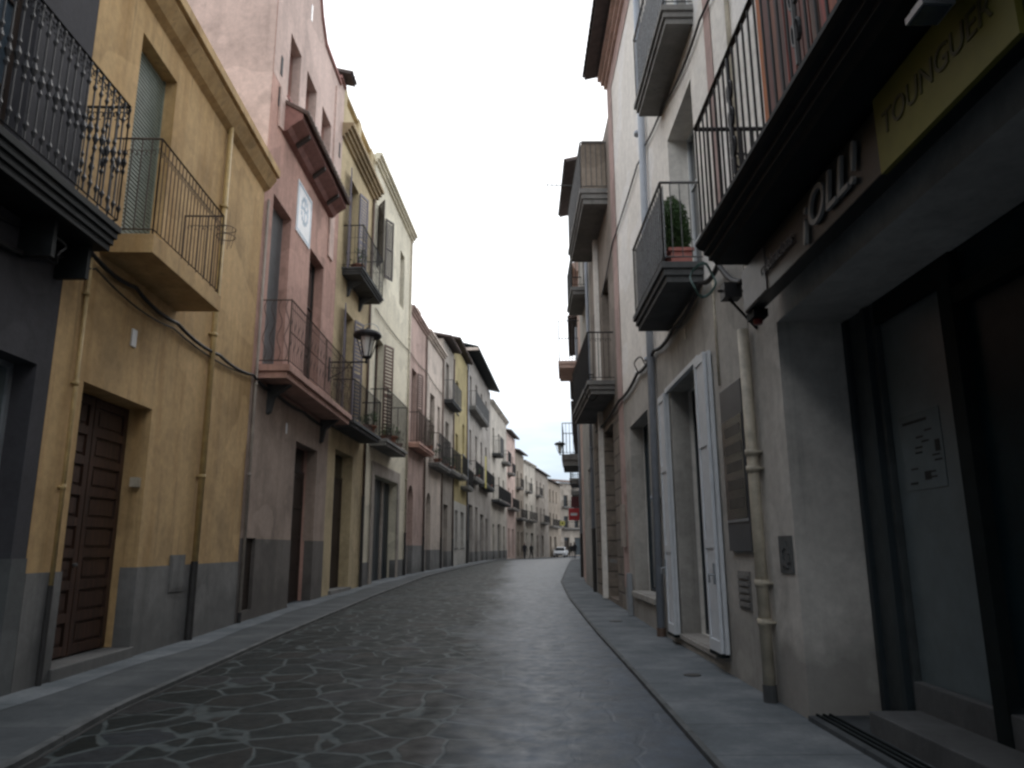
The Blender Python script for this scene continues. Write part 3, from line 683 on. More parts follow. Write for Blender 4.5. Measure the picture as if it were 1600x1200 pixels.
# ---- pink house with the tiled canopy
f = F_L[2]
hs = [(.95, 1.78, 10.95, 12.55), (2.28, 3.18, 10.95, 12.55), (3.75, 4.72, 10.95, 12.55), (.55, 1.80, 4.78, 8.45), (3.4, 4.7, 4.78, 8.45), (3.1, 5.0, .05, 3.68), (.12, .82, .2, 1.5)]
M['pink_grimy'] = stucco('grimy_pink_render', (0.39, 0.30, 0.245), 0.5)
h = body(f, 'house', 'old pink house with a small tiled canopy below its top windows', 14.0, 'pink', hs, 1.48, 'plinth_brown', low=4.46, lowmat='pink_grimy')
pink_house = h
par = MB(); par.face_poly(f, [(0.003, 13.99), (6.04, 13.99), (6.04, 14.55), (5.5, 14.55), (5.5, 14.1+.2), (3.75, 14.3), (3.25, 14.75), (3.0, 15.2), (2.75, 16.3), (2.2, 16.9), (1.2, 16.9), (.65, 16.3), (.4, 15.2), (.003, 14.9)], -.28, 0.0)
pw = par.build('parapet', 'pink_pale', h)
cp = MB()
pp = [(6.04, 14.55), (5.45, 14.55), None, (5.45, 14.31), (3.75, 14.31), (3.25, 14.76), (3.0, 15.2), (2.75, 16.3), (2.2, 16.9), (1.2, 16.9), (.65, 16.3), (.4, 15.2)]
for a, b_ in zip(pp[:-1], pp[1:]):
    if a is None or b_ is None: continue
    cp.add([f.pt(a[0], a[1], .06), f.pt(b_[0], b_[1], .06), f.pt(b_[0], b_[1]+.10, .06), f.pt(a[0], a[1]+.10, .06), f.pt(a[0], a[1], -.32), f.pt(b_[0], b_[1], -.32), f.pt(b_[0], b_[1]+.10, -.32), f.pt(a[0], a[1]+.10, -.32)],
           [(0, 1, 2, 3), (4, 7, 6, 5), (0, 4, 5, 1), (1, 5, 6, 2), (2, 6, 7, 3), (3, 7, 4, 0)])
cp.build('coping', 'pink_trim', pw)
tile_eave(f, h, 5.42, 6.06, 14.66, .30, .25, .4, name='chimney_roof')
up = MB(); wallgrid(up, f, .01, 6.03, 10.9, 13.985, [(q[0]+.005, q[1]-.005, q[2]+.005, q[3]-.005) for q in hs[:3]], .006, .2); up.build('upper_wall', 'pink_pale', h)
pier = MB(); pier.box(f, 4.98, 5.42, 8.9, 13.98, .007, .05); pier.build('pilaster', 'pink_pale', h)
for q in hs[:3]: window(f, h, q, 'pink_trim', 'wood_red', .24, 'single', t=.04)
lg = MB(); lg.box(f, .90, 4.78, 10.86, 10.945, -.1, .07); lg.build('window_ledge', 'pink_trim', h)
blind(f, h, hs[3], 'grey_blind', .2); window(f, h, hs[4], 'wood_dark', 'glass', .22)
can = MB(); can.prism(f, [(0.008, 9.98), (.12, 10.02), (.20, 10.12), (.44, 10.28), (.44, 10.40), (0.008, 10.66)], .75, 5.05)
c_ = can.build('canopy', plain('red_brown_plaster', (0.25, 0.125, 0.105), .85, var=.25), h)
for k in range(3):
    cb = MB(); q = 1.4+k*1.4; cb.prism(f, [(.14, 9.98), (.42, 10.2), (.42, 10.27), (.14, 10.05)], q-.06, q+.06); cb.build('rafter', 'wood_dark', c_)
tt = MB(); n = 22
for k in range(n):
    cc = .72+(k+.5)*4.36/n; r0, r1 = [], []
    for q in range(7):
        a = PI*q/6; r0.append(f.pt(cc+math.cos(a)*.098, 10.40+math.sin(a)*.085, .56)); r1.append(f.pt(cc+math.cos(a)*.085, 10.72+math.sin(a)*.07, .008))
    tt.add(r0+r1, [(i, i+1, i+8, i+7) for i in range(6)]+[tuple(range(7))])
tt.prism(f, [(.54, 10.36), (.54, 10.42), (.01, 10.72), (.01, 10.66)], .72, 5.08)
tt.build('canopy_tiles', 'tile', c_)
cs_ = MB(); cs_.face_poly(f, [(.48, 9.95), (.74, 10.0), (1.1, 10.72), (.9, 10.84), (.42, 10.84)], .007, .05); cs_.build('canopy_cheek', 'pink_pale', h)
balcony(f, h, .28, 5.98, 4.50, 4.76, .62, 6.08, 'wavy', 'pink', 'iron_brown', tiers=2, lip=.06)
B_ = [c for c in h.children if c.name.startswith('balcony')][0]
for c in list(B_.children): bpy.data.objects.remove(c)
rl = MB()      # waved bars on the two ends, panelled front
A_ = .32; E_ = 5.94; O_ = .58
def wav(fc, s, o0, o1, zb, zt, n):
    for k in range(n):
        for zi in range(2):
            pts = []
            for q in range(9):
                t = q/8; u = o0+(o1-o0)*(k+.5+.30*math.sin(t*2*PI))/n
                pts.append(fc.pt(s, zb+(zt-zb)*(zi+t)/2, u))
            rl.tube(pts, .007, 4, cap=False)
for s in (A_, E_):
    wav(f, s, .02, O_, 4.84, 6.06, 4)
    for z in (4.84, 6.06): rl.tube([f.pt(s, z, 0), f.pt(s, z, O_)], .013, 4)
    rl.tube([f.pt(s, 4.76, O_), f.pt(s, 6.08, O_)], .014, 5)
for z, w in ((4.84, .011), (5.42, .012), (6.06, .016), (5.9, .008)): rl.tube([f.pt(A_, z, O_), f.pt(E_, z, O_)], w, 4)
nb = 44
for k in range(nb+1):
    s = A_+(E_-A_)*k/nb
    rl.tube([f.pt(s, 4.84, O_), f.pt(s, 6.06, O_)], .016 if k % 11 == 0 else .0065, 4)
    if k < nb and k % 2 == 0:
        for z in (5.0, 5.42): rl.tube([f.pt(s+.13*(.5-.5*math.cos(t*PI)), z+.36*t, O_) for t in (0, .25, .5, .75, 1)], .006, 4)
rl.build('railing', 'iron_brown', B_)
bk = MB()
for s in (1.0, 5.2): bk = MB(); bk.prism(f, [(.0, 3.9), (.08, 3.95), (.14, 4.25), (.46, 4.5), (0, 4.5)], s-.07, s+.07); bk.build('balcony_bracket', 'concrete_dark', h)
door(f, h, hs[5], 'wood_dark', .3, 2, 4, .6)
mb = MB(); mb.box(f, .12, .82, .2, 1.5, -.1, -.06)
for i in range(12): mb.box(f, .15, .79, .25+i*.1, .30+i*.1, -.06, -.045)
mb.build('vent_hatch', 'wood_dark', h)
pipe(f, h, .14, .2, 8.1, .028, .045, 'grey_wall', (2.6, 4.3), foot=0.0, name='drainpipe')
mb = MB(); mb.box(f, 2.28, 2.36, 3.72, 3.95, .0, .018); o = mb.build('house_number_plate', 'plaque_white'); tag(o, 'tiny white number plate under the pink balcony beside the dark door', 'plate')
sl = MB(); sl.box(f, 2.32, 2.42, 13.98, 14.42, .001, .012); sl.build('slit_vent', 'plaque_white', pw)
for s, z in ((.45, 11.35), (.45, 10.6), (5.7, 12.4)):
    v_ = MB(); v_.box(f, s-.05, s+.07, z-.22, z+.22, .007, .02); v_.build('vent', 'concrete_dark', h)
# party wall over the yellow roof is the pink house's own side; painted paler
sw = MB(); a0 = f.pt(-.004, 8.0, -.03); sw.add([f.pt(-.002, 7.9, -.012), f.pt(-.002, 13.99, -.012), f.pt(-.002, 13.99, -7.9), f.pt(-.002, 7.9, -7.9)], [(0, 1, 2, 3)]); sw.build('party_wall', 'pink_pale', h)
# ceramic plaque between the balcony doors
r = root('ceramic_plaque', f.pt(2.7, 8.35, .0), 'white and blue ceramic tile plaque between the pink house windows', 'plaque')
mb = MB(); mb.box(f, 2.1, 3.28, 8.35, 9.6, .0, .02); mb.build('tile_panel', 'plaque_white', r)
mb = MB()
for a, b_, c, d in ((2.14, 3.24, 8.39, 8.44), (2.14, 3.24, 9.51, 9.56), (2.14, 2.19, 8.44, 9.51), (3.19, 3.24, 8.44, 9.51)): mb.box(f, a, b_, c, d, .02, .023)
M['blue_glaze'] = plain('blue_glaze', (0.22, 0.33, 0.45), 0.4)
for a in range(14):
    t = a*2*PI/14; x, y = 2.69+.26*math.cos(t), 9.05+.3*math.sin(t); mb.box(f, x-.045, x+.045, y-.05, y+.05, .02, .023)
mb.box(f, 2.66, 2.72, 8.7, 9.35, .02, .023); mb.box(f, 2.5, 2.88, 9.05, 9.12, .0205, .0235); mb.build('glaze_pattern', 'blue_glaze', r)

# ---- pale ochre house with the cornice and mauve shutters
f = F_L[3]
hs = [(1.0, 2.1, 9.15, 12.3), (1.0, 2.1, 4.75, 8.1), (.75, 2.7, .1, 3.98)]
h = body(f, 'house', 'pale ochre house with a heavy cornice and mauve shutters', 14.2, 'ochre', hs)
for q, m_ in ((hs[0], 'mauve'), (hs[1], 'mauve')):
    window(f, h, q, 'mauve', 'glass', .2)
    leaf_shutter(f, h, q[0], q[0]-.55, q[2], q[3], .03, m_, .25); leaf_shutter(f, h, q[1], q[1]+.55, q[2], q[3], .03, m_, .25)
cornice(f, h, -.1, 4.22, 13.0, .42, .34, 'ochre_trim', 4)
pr = MB()
for a in (0.2, 2.0, 3.8): pr.box(f, a-.18, a+.18, 14.19, 14.75, -.3, -.02)
pr.box(f, .02, 4.2, 14.2, 14.32, -.28, -.04); pr.box(f, .02, 4.2, 14.62, 14.72, -.28, -.04); pr.build('parapet', 'ochre', h)
bal = balcony(f, h, .5, 3.4, 9.0, 9.2, .62, 10.5, 'panel', 'concrete_dark', 'iron', tiers=3, lip=.04, brackets=2)
bal2 = balcony(f, h, .15, 3.6, 4.50, 4.70, .64, 5.82, 'plain', 'concrete_dark', 'iron', tiers=2)
door(f, h, hs[2], 'wood_dark', .3, 2, 3, .7)
pipe(f, h, 3.95, 2.9, 13.0, .045, .06, 'brown_pipe', (5, 8, 11), foot=.1)
st = MB(); st.box(f, .65, 2.8, -.1, .2, -.3, .08); st.build('doorstep', 'concrete', h)
potted(f, 2.7, 4.70, .4, .5, .7, 'dark bushy plant filling the ochre house lower balcony', 'leaf_dark', n=320, seed=3)
potted(f, 1.0, 9.20, .35, .55, .5, 'straggly potted plant on the ochre house upper balcony', 'leaf_dark', n=200, seed=4)

# ---- cream house with the garage
f = F_L[4]
hs = [(.55, 1.65, 10.9, 13.2), (.85, 2.1, 4.85, 8.5), (1.25, 5.1, .15, 3.72), (4.6, 5.5, 10.9, 13.2)]
h = body(f, 'house', 'tall cream house with a dark garage door in a grey surround', 14.9, 'cream', hs, .85, 'plinth_grey')
cornice(f, h, -.1, 7.1, 14.55, .34, .24, 'cream', 3)
window(f, h, hs[3], 'wood_brown', 'glass', .2)
window(f, h, hs[0], 'wood_dark', 'glass', .2); leaf_shutter(f, h, .55, .05, 10.9, 13.2, .03, 'wood_dark', .6); leaf_shutter(f, h, 1.65, 2.15, 10.9, 13.2, .03, 'wood_dark', .4)
window(f, h, hs[1], 'wood_brown', 'glass', .2); leaf_shutter(f, h, 2.1, 2.7, 4.85, 8.5, .03, 'wood_brown', .35)
balcony(f, h, .35, 3.9, 4.60, 4.82, .62, 6.5, 'plain', 'concrete', 'iron', tiers=2)
sr = MB()
for a, b_, c, d in ((.85, 1.24, -.2, 3.73), (5.11, 5.5, -.2, 3.73), (.85, 5.5, 3.73, 4.15)): sr.box(f, a, b_, c, d, .02, .05)
sr.build('garage_surround', 'grey_wall', h)
g_ = MB(); g_.box(f, 1.25, 5.1, .15, 3.72, -.34, -.3)
for k in range(6): g_.box(f, 1.3+k*.64, 1.3+k*.64+.56, .2, 3.66, -.3, -.275)
gd = g_.build('garage_door', 'teal_panel', h)
mb = MB(); mb.box(f, 3.6, 3.75, .15, 3.7, -.275, -.2); mb.build('door_post', 'grey_wall', gd)
pipe(f, h, 6.75, 1.9, 14.5, .04, .06, 'cream_paint', (4, 7, 10), foot=.15)
potted(f, 1.5, 4.82, .4, .45, .8, 'low dark shrub on the cream house balcony', 'leaf_dark', n=320, seed=6)
potted(f, 3.3, 4.82, .35, .5, .5, 'small leafy plant at the far end of the cream balcony', 'leaf', n=200, seed=7)

# ---- generic but individually specified houses further along
def far_house(f, label, H, mat, holes, balc=(), plinth=None, pmat='plinth_grey', arch=(), eave=None, corn=None, pipe_s=None, wstyle=None, chimney=None, frame='wood_dark', top=None, shut=()):
    h = body(f, 'house', label, H, mat, [tuple(q[:4]) for q in holes], plinth, pmat)
    for q in holes:
        k = q[4] if len(q) > 4 else 'w'
        if k == 'd': door(f, h, q[:4], 'wood_dark', .28, 2, 3, .5, handle=False)
        elif k == 'b': blind(f, h, q[:4], 'grey_blind', .18, .12)
        elif k == 'g': blind(f, h, q[:4], 'teal_panel', .25, .2, name='roller_door')
        else: window(f, h, q[:4], frame, 'glass', .2, sill='concrete' if q[2] > 5.9 or q[2] > 1 and q[2] < 3 else None)
    for q in shut:
        leaf_shutter(f, h, q[0], q[0]-.5, q[2], q[3], .02, q[4], .15); leaf_shutter(f, h, q[1], q[1]+.5, q[2], q[3], .02, q[4], .15)
    for a in arch:
        mb = MB(); arch_fill(mb, f, a[0], a[1], a[3]-(a[1]-a[0])/2, a[3], .001, .3); mb.build('arch', mat, h)
    for q in balc: balcony(f, h, *q[:5], q[5], q[6] if len(q) > 6 else 'plain', q[7] if len(q) > 7 else 'concrete', q[8] if len(q) > 8 else 'iron', gap=.13, br=.009)
    if eave: tile_eave(f, h, -.05, f.L+.05, eave[0], eave[1], .22, 3.0)
    if corn: cornice(f, h, -.05, f.L+.05, corn[0], corn[1], corn[2], mat, 3)
    if pipe_s is not None: pipe(f, h, pipe_s, 1.8, H-.3, .045, .06, 'grey_paint' if pipe_s < .5 else 'brown_pipe', (4, 7), foot=.1)
    if chimney:
        c = MB(); s, w_, z0, z1, o = chimney; c.box(f, s-w_/2, s+w_/2, z0, z1, o-w_, o); c.box(f, s-w_/2-.06, s+w_/2+.06, z1, z1+.1, o-w_-.06, o+.06); c.build('chimney', mat, h)
    return h
far_house(F_L[5], 'rose pink house with an arched door next to the cream house', 11.6, 'rose', [(.62, 1.75, 5.75, 9.0), (.35, 1.5, .2, 3.9, 'd')],
          [(.1, 3.9, 5.45, 5.65, .5, 6.95, 'plain', 'pink', 'iron_brown')], 1.4, arch=[(.35, 1.5, 0, 3.9)], corn=(11.35, .3, .2), pipe_s=3.85)
far_house(F_L[6], 'peach house with a rooftop chimney and a flower balcony', 11.7, 'peach', [(1.2, 2.5, 5.4, 8.85), (.6, 1.9, .2, 3.9, 'd'), (3.4, 4.2, 6.6, 8.6)],
          [(1.0, 4.7, 5.15, 5.35, .55, 6.8, 'plain', 'concrete', 'iron')], 1.2, arch=[(.6, 1.9, 0, 3.9)], corn=(11.4, .35, .25), pipe_s=4.75, chimney=(.8, .8, 11.7, 12.9, -.6))
far_house(F_L[7], 'weathered grey narrow house between peach and yellow houses', 12.7, 'grey_wall', [(1.0, 2.0, 9.35, 11.6), (1.0, 2.1, 5.5, 8.2), (.7, 2.1, .25, 3.6, 'd')],
          [(.25, 3.5, 9.1, 9.3, .55, 10.4, 'plain', 'concrete_dark', 'iron_grey'), (.25, 3.5, 5.25, 5.45, .55, 6.6)], 1.1, eave=(12.75, .4), pipe_s=3.6)
far_house(F_L[8], 'narrow lemon yellow house before the big overhanging eave', 13.6, 'lemon', [(4.2, 5.2, 7.2, 9.2), (1.0, 2.1, 5.6, 8.1), (1.0, 2.1, 9.4, 11.4), (1.0, 2.2, 1.3, 3.5), (3.6, 5.2, 1.3, 3.5)],
          [(.4, 3.0, 5.35, 5.55, .55, 6.7), (3.4, 6.2, 4.9, 5.1, .55, 6.2)], 4.0, 'taupe', eave=(13.7, .35), pipe_s=6.4)
hh = [(s, s+1.1, z, z+2.3) for s in (1.2, 4.4, 7.6, 10.8) for z in (7.1, 11.0)]+[(1.0, 3.2, .3, 4.2, 'g'), (4.4, 6.0, .3, 4.2, 'd'), (7.6, 9.8, .3, 3.8, 'g'), (11, 12.6, .3, 3.6, 'd')]
h9 = far_house(F_L[9], 'large weathered grey house with dark deeply overhanging roof eave', 14.7, 'blue_grey', hh,
               [(.3, 8.6, 10.65, 10.9, .6, 11.95, 'plain', 'concrete', 'iron_grey'), (.5, 5.0, 5.8, 6.05, .6, 7.1, 'plain', 'concrete', 'iron'), (6.6, 12.8, 5.8, 6.05, .6, 7.1, 'plain', 'concrete_dark', 'iron')], 1.0, pipe_s=.2)
ev = MB(); ev.prism(F_L[9], [(.85, 14.75), (.85, 14.9), (-3, 15.9), (-3, 15.7)], -.6, 14.7); ev.build('roof', 'shop_dark', h9)
ev = MB(); ev.face_poly(F_L[9], [(-.62, 14.6), (-.62, 14.8), (-.5, 14.8), (-.5, 14.6)], -3, .85); ev.build('roof_gable', 'peach', h9)
far_house(F_L[10], 'whitewashed house with boxed grey bay balconies beyond the big eave', 14.1, 'white_wall', [(s, s+1.1, z, z+2.2) for s in (1.5, 5.5, 9) for z in (5.6, 9.7)]+[(1.4, 2.8, .3, 3.3, 'd'), (5.0, 7.4, .3, 3.4, 'g'), (9, 10.6, .3, 3.3, 'd')],
          [(1.0, 3.6, 9.3, 9.5, .8, 11.0, 'plain', 'concrete_dark', 'iron_grey'), (.6, 10.6, 5.2, 5.4, .7, 6.6, 'plain', 'concrete_dark', 'iron'), (8, 10.8, 9.3, 9.5, .7, 10.6)], 1.0, corn=(13.8, .35, .3))
far_house(F_L[11], 'pinkish cream house with a projecting tiled roof far down the left', 13.2, 'pink_pale', [(1, 2, 5.4, 7.4), (4, 5, 5.4, 7.4), (1, 2, 9, 11), (4, 5, 9, 11), (1, 2.2, .3, 3.2, 'd'), (4, 5.4, .3, 3.2, 'g')],
          [(.5, 3, 8.7, 8.9, .6, 9.9), (.5, 6, 5.1, 5.3, .6, 6.3)], eave=(13.2, .5))
far_house(F_L[12], 'brown rendered tall house far down the street on the left', 12.0, 'brown_wall', [(1, 2, 4.6, 6.6), (3.6, 4.6, 4.6, 6.6), (1, 2, 8, 9.8), (3.6, 4.6, 8, 9.8), (1, 2.2, .3, 3, 'd'), (3.5, 5, .3, 3, 'g')],
          [(.5, 5, 4.3, 4.5, .6, 5.5), (.5, 2.6, 7.7, 7.9, .6, 8.9)], eave=(12.0, .5))
far_house(F_L[13], 'chalk white house with balconies near the far bend', 11.6, 'white_wall', [(1, 2, 4.6, 6.4), (4.4, 5.4, 4.6, 6.4), (1, 2, 8, 9.8), (4.4, 5.4, 8, 9.8), (1, 2.2, .3, 3, 'd'), (4.2, 6, .3, 3, 'g')],
          [(.6, 2.8, 7.7, 7.9, .6, 8.9), (.6, 6, 4.3, 4.5, .6, 5.5)], corn=(11.3, .3, .3))
far_house(F_L[14], 'grey stone house with dark balconies right at the bend', 11.2, 'grey_wall', [(s, s+1, z, z+1.8) for s in (1, 4, 7) for z in (4.6, 8)]+[(1, 2.2, .1, 2.8, 'd'), (5, 7, .1, 2.8, 'g')],
          [(.5, 3, 7.7, 7.9, .6, 8.9), (4, 9, 4.3, 4.5, .6, 5.5)], eave=(11.2, .4))
far_house(F_L[15], 'cream and brown house partly hidden past the bend', 10.8, 'brown_wall', [(s, s+1, z, z+1.8) for s in (1, 4, 7) for z in (4.4, 7.8)]+[(1, 2.2, 0, 2.8, 'd'), (5, 7, 0, 2.8, 'g')],
          [(.5, 9, 4.1, 4.3, .6, 5.3)], eave=(10.8, .4))
far_house(Fc((7.6, 122), (12.6, 126.5)), 'pale house closing the view at the end of the street', 11.6, 'grey_wall', [(s, s+1, z, z+1.8) for s in (1, 3.5) for z in (4.4, 7.8)]+[(1, 2.2, 0, 2.8, 'd'), (3.4, 5.4, 0, 2.8, 'g')],
          [(.5, 6, 4.1, 4.3, .6, 5.3), (.5, 2.8, 7.5, 7.7, .6, 8.7)], eave=(11.6, .4))
far_house(Fc((12.6, 128), (19, 133)), 'stone fronted house furthest away at the street end', 12.0, 'brown_wall', [(s, s+1, z, z+1.8) for s in (1, 3.5, 6) for z in (4.4, 7.8)]+[(1, 2.2, 0, 2.8, 'd')],
          [(.5, 6, 4.1, 4.3, .6, 5.3)], eave=(12.0, .4))

f = F_L[5]
potted(f, 3.1, 5.65, .3, .8, .6, 'leafy potted plant on the rose house balcony', 'leaf', n=260, seed=11)
potted(f, 3.5, 5.65, .25, 1.6, .55, 'tall olive green plant at the far end of the rose balcony', 'leaf_olive', n=300, seed=12)
# yellow cloth hung over a balcony rail
f = F_L[9]; c = MB(); c.box(f, 5.4, 6.1, 5.6, 8.0, .62, .64); o = c.build('hanging_banner', 'banner'); tag(o, 'yellow cloth banner hanging from the large grey house balcony', 'banner')

# ================================================================== RIGHT SIDE
# ---- shop house with the black fascia
f = F_R[0]
hs = [(4.4, 10.06, -.41, 3.16), (8.1, 9.72, 3.80, 6.35), (4.6, 6.2, 3.80, 6.35)]
h = body(f, 'house', 'cream shop house with a black moulded balcony and deep dark entrance', 10.5, 'cream_right', [], None, s0=-14, s1=-13.9)
for c in list(h.children): bpy.data.objects.remove(c)
h.location = (2.25, 3, 0)
mb = MB(); wallgrid(mb, f, -14, 10.78, 3.60, 10.5, hs[1:], 0, .34)
mb.add([f.pt(-14, 10.49, -.02), f.pt(10.78, 10.49, -.02), f.pt(10.78, 10.49, -8), f.pt(-14, 10.49, -8)], [(0, 1, 2, 3)])
mb.add([f.pt(10.775, -.5, -.6), f.pt(10.775, 10.49, -.02), f.pt(10.775, 10.49, -8), f.pt(10.775, -.5, -8)], [(0, 1, 2, 3)])
mb.build('wall', 'cream_right', h)
mb = MB(); wallgrid(mb, f, -14, 10.78, -.4, 3.60, [hs[0], (-10, 3.2, .12, 3.16)], 0, .60); mb.build('lower_wall', 'taupe_dark', h)
# set-back shopfront
I = .58
sf = MB()
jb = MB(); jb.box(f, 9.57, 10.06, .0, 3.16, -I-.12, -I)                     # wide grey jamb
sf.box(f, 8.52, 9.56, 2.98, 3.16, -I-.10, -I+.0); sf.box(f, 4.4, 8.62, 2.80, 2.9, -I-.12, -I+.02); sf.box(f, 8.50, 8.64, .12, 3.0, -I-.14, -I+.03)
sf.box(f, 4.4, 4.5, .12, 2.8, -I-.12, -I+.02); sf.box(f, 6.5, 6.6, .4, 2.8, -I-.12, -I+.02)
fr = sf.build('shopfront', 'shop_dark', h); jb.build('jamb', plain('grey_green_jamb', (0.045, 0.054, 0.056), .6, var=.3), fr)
mb = MB(); mb.box(f, 8.64, 9.56, .34, 2.98, -I-.06, -I-.045); mb.build('side_pane', 'shop_glass', fr)
mb = MB(); mb.box(f, 4.5, 6.5, .4, 2.8, -I-.06, -I-.05); mb.box(f, 6.6, 8.5, .4, 2.8, -I-.06, -I-.05); mb.box(f, 4.4, 8.5, 2.9, 3.16, -I-.08, -I-.05); mb.build('door_pane', 'door_glass', fr)
mb = MB(); mb.box(f, 9.62, 9.68, .0, 3.14, -I, -I+.05); mb.box(f, 9.98, 10.04, .0, 3.14, -I, -I+.04); mb.build('shutter_track', 'teal_panel', fr)
mb = MB(); mb.box(f, 4.3, 9.56, .12, .36, -I-.2, -I+.02); mb.box(f, 4.3, 9.50, .0, .18, -I+.02, -.2); mb.build('entrance_step', 'concrete_dark', h, bevel=.008)
mb = MB(); mb.box(f, 4.3, 10.05, -.1, .035, -.6, .02); mb.build('threshold', 'sidewalk', h)
mb = MB()
for q in (.04, .09, .14): mb.box(f, 4.3, 10.05, .035, .05, -q-.015, -q)
mb.build('threshold_rail', 'shop_dark', h)
# inner back wall so the panes have something dark behind
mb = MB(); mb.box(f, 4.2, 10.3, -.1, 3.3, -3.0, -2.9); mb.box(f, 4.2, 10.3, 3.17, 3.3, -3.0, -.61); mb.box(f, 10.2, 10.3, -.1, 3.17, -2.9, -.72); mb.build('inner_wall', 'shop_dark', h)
# notices on the side pane
r = root('shop_notice', f.pt(9.2, 1.7, -I+.0), 'faint printed notice stuck on the dark glass beside the shop door', 'notice')
mb = MB(); mb.box(f, 8.92, 9.44, 1.68, 2.22, -I-.043, -I-.040); mb.build('sheet', 'paper', r)
mb = MB(); rnd = random.Random(3)
mb.box(f, 9.08, 9.40, 2.15, 2.17, -I-.040, -I-.038)
for k in range(10):
    s, z = rnd.uniform(8.98, 9.36), 2.08-.036*k; mb.box(f, s-.04, s+.05, z-.006, z+.006, -I-.040, -I-.038)
mb.box(f, 8.95, 9.01, 1.92, 2.0, -I-.040, -I-.038); mb.box(f, 9.1, 9.18, 1.74, 1.8, -I-.040, -I-.038); mb.box(f, 9.28, 9.38, 1.72, 1.735, -I-.040, -I-.038); mb.build('print', 'print', r)
# balcony
def heavy_rail():
    mb = MB(); a, e, o, zb, zt = 3.0, 9.96, .61, 3.86, 4.95
    for p, q in (((a, o), (e, o)), ((e, o), (e, 0))):
        P0, P1 = f.pt(p[0], 0, p[1]), f.pt(q[0], 0, q[1])
        for z, hh_, ww in ((zt-.02, .022, 0), (zb+.07, .012, 0)): mb.tube([P0+Vector((0, 0, z)), P1+Vector((0, 0, z))], hh_, 4)
        L = (P1-P0).length; n = int(L/(.125 if L > 1 else .088))
        for k in range(n+1):
            c = P0.lerp(P1, k/n); mb.tube([c+Vector((0, 0, zb)), c+Vector((0, 0, zt-.02))], .0095, 5)
    # cast scroll posts
    for s, o_ in ((9.96, .22), (8.95, .61), (7.7, .61), (6.4, .61)):
        for zc in (4.18, 4.42, 4.64):
            for sg in (-1, 1):
                pts = []
                for i in range(10):
                    a_ = -PI*.6+i*PI*.17; rr = .05-.003*i
                    ds = sg*(.03+rr*math.cos(a_)*.7); pts.append(f.pt(s+(ds if o_ > .3 else 0), zc+rr*1.7*math.sin(a_), o_+(0 if o_ > .3 else ds)))
                mb.tube(pts, [.011]*10, 5)
        mb.tube([f.pt(s, zb+.1, o_), f.pt(s, zt-.04, o_)], .016, 6)
    return mb
B = MB()
prof = [(0, 3.66), (.50, 3.66), (.52, 3.69), (.56, 3.70), (.56, 3.735), (.60, 3.75), (.60, 3.785), (.64, 3.80), (.665, 3.83), (.665, 3.86), (0, 3.86)]
B.prism(f, prof, -6, 10.0); b = B.build('balcony', 'black_stone', h)
heavy_rail().build('railing', 'iron', b)
# blind + window
w = window(f, h, hs[1], 'wood_red', 'glass', .25)
mb = MB(); mb.box(f, 8.10, 9.76, 3.88, 6.6, .03, .05)
for k in range(11): mb.box(f, 8.12+k*.149, 8.12+k*.149+.128, 3.88, 6.6, .05, .062)
mb.build('striped_blind', 'stripes', w)
window(f, h, hs[2], 'wood_red', 'glass', .2)
# salmon cloth bits behind the rail = planters
for k, (s, z) in enumerate(((8.75, 3.86), (9.25, 3.86))):
    p = f.pt(s, z, .38); r = root('flower_pot', p, ('salmon flower pot behind the black rail, nearer the camera', 'salmon flower pot behind the black rail, nearer the corner')[k], 'pot', 'salmon pots on the black balcony')
    mb = MB(); mb.lathe(p, [(.07, 0), (.095, .15), (.105, .15), (.105, .18), (.085, .18), (.08, .13)], 12); mb.build('pot', 'pink_pot', r)
# fascia sign
r = root('shop_fascia_sign', f.pt(7.5, 3.24, .0), 'long black shop fascia with grey lettering and a yellow panel under the balcony', 'sign')
mb = MB(); mb.box(f, 2.0, 10.0, 3.22, 3.60, .16, .28); mb.build('board', 'sign_black', r, bevel=.006)
mb = MB(); mb.box(f, 9.42, 9.99, 3.235, 3.585, .28, .288); mb.build('end_sheen', plain('grey_end_sheen', (0.12, 0.12, 0.13), .4), r)  # grey sheen on the black board's far end, painted as a paler plate
text(f, r, '¡OLL!', 8.22, 3.41, .30, .34, 'sign_grey', 'lettering', .012, .25, sx=1.0)
text(f, r, 'celebracions', 9.15, 3.40, .30, .15, 'sign_dim', 'small_lettering', .004, .2, sx=.9)
mb = MB(); mb.box(f, 6.45, 7.54, 3.19, 3.62, .28, .31); yp = mb.build('yellow_panel', 'sign_yellow', r)
text(f, yp, 'TOUNGUER', 7.02, 3.42, .312, .175, 'sign_ink', 'lettering', .004, .1, sx=.95)
# small floodlight and bracket
r = root('floodlight', f.pt(6.77, 3.6, .3), 'small grey floodlight fixed under the black balcony above the yellow panel', 'floodlight')
mb = MB(); p = f.pt(6.98, 3.6, .40); mb.box(f, 6.70, 6.84, 3.53, 3.56, .36, .50); mb.box(f, 6.715, 6.825, 3.56, 3.59, .38, .48); mb.build('housing', 'steel', r)
mb = MB(); mb.box(f, 6.75, 6.79, 3.59, 3.66, .41, .45); mb.build('arm', 'steel', r)
mb = MB(); mb.box(f, 6.71, 6.83, 3.523, 3.53, .37, .49); mb.build('lens', 'glass_blue', r)
r = root('alarm_light', f.pt(10.12, 3.1, .18), 'small red lamp hanging below the far end of the black fascia', 'lamp')
mb = MB(); mb.lathe(f.pt(9.93, 3.12, .20), [(.015, -.02), (.035, -.015), (.04, .01), (.04, .03)], 10); mb.build('lens', 'red_dull', r)
mb = MB(); mb.box(f, 9.84, 10.02, 3.15, 3.218, .14, .26); mb.build('base', 'shop_dark', r)
mb = MB()
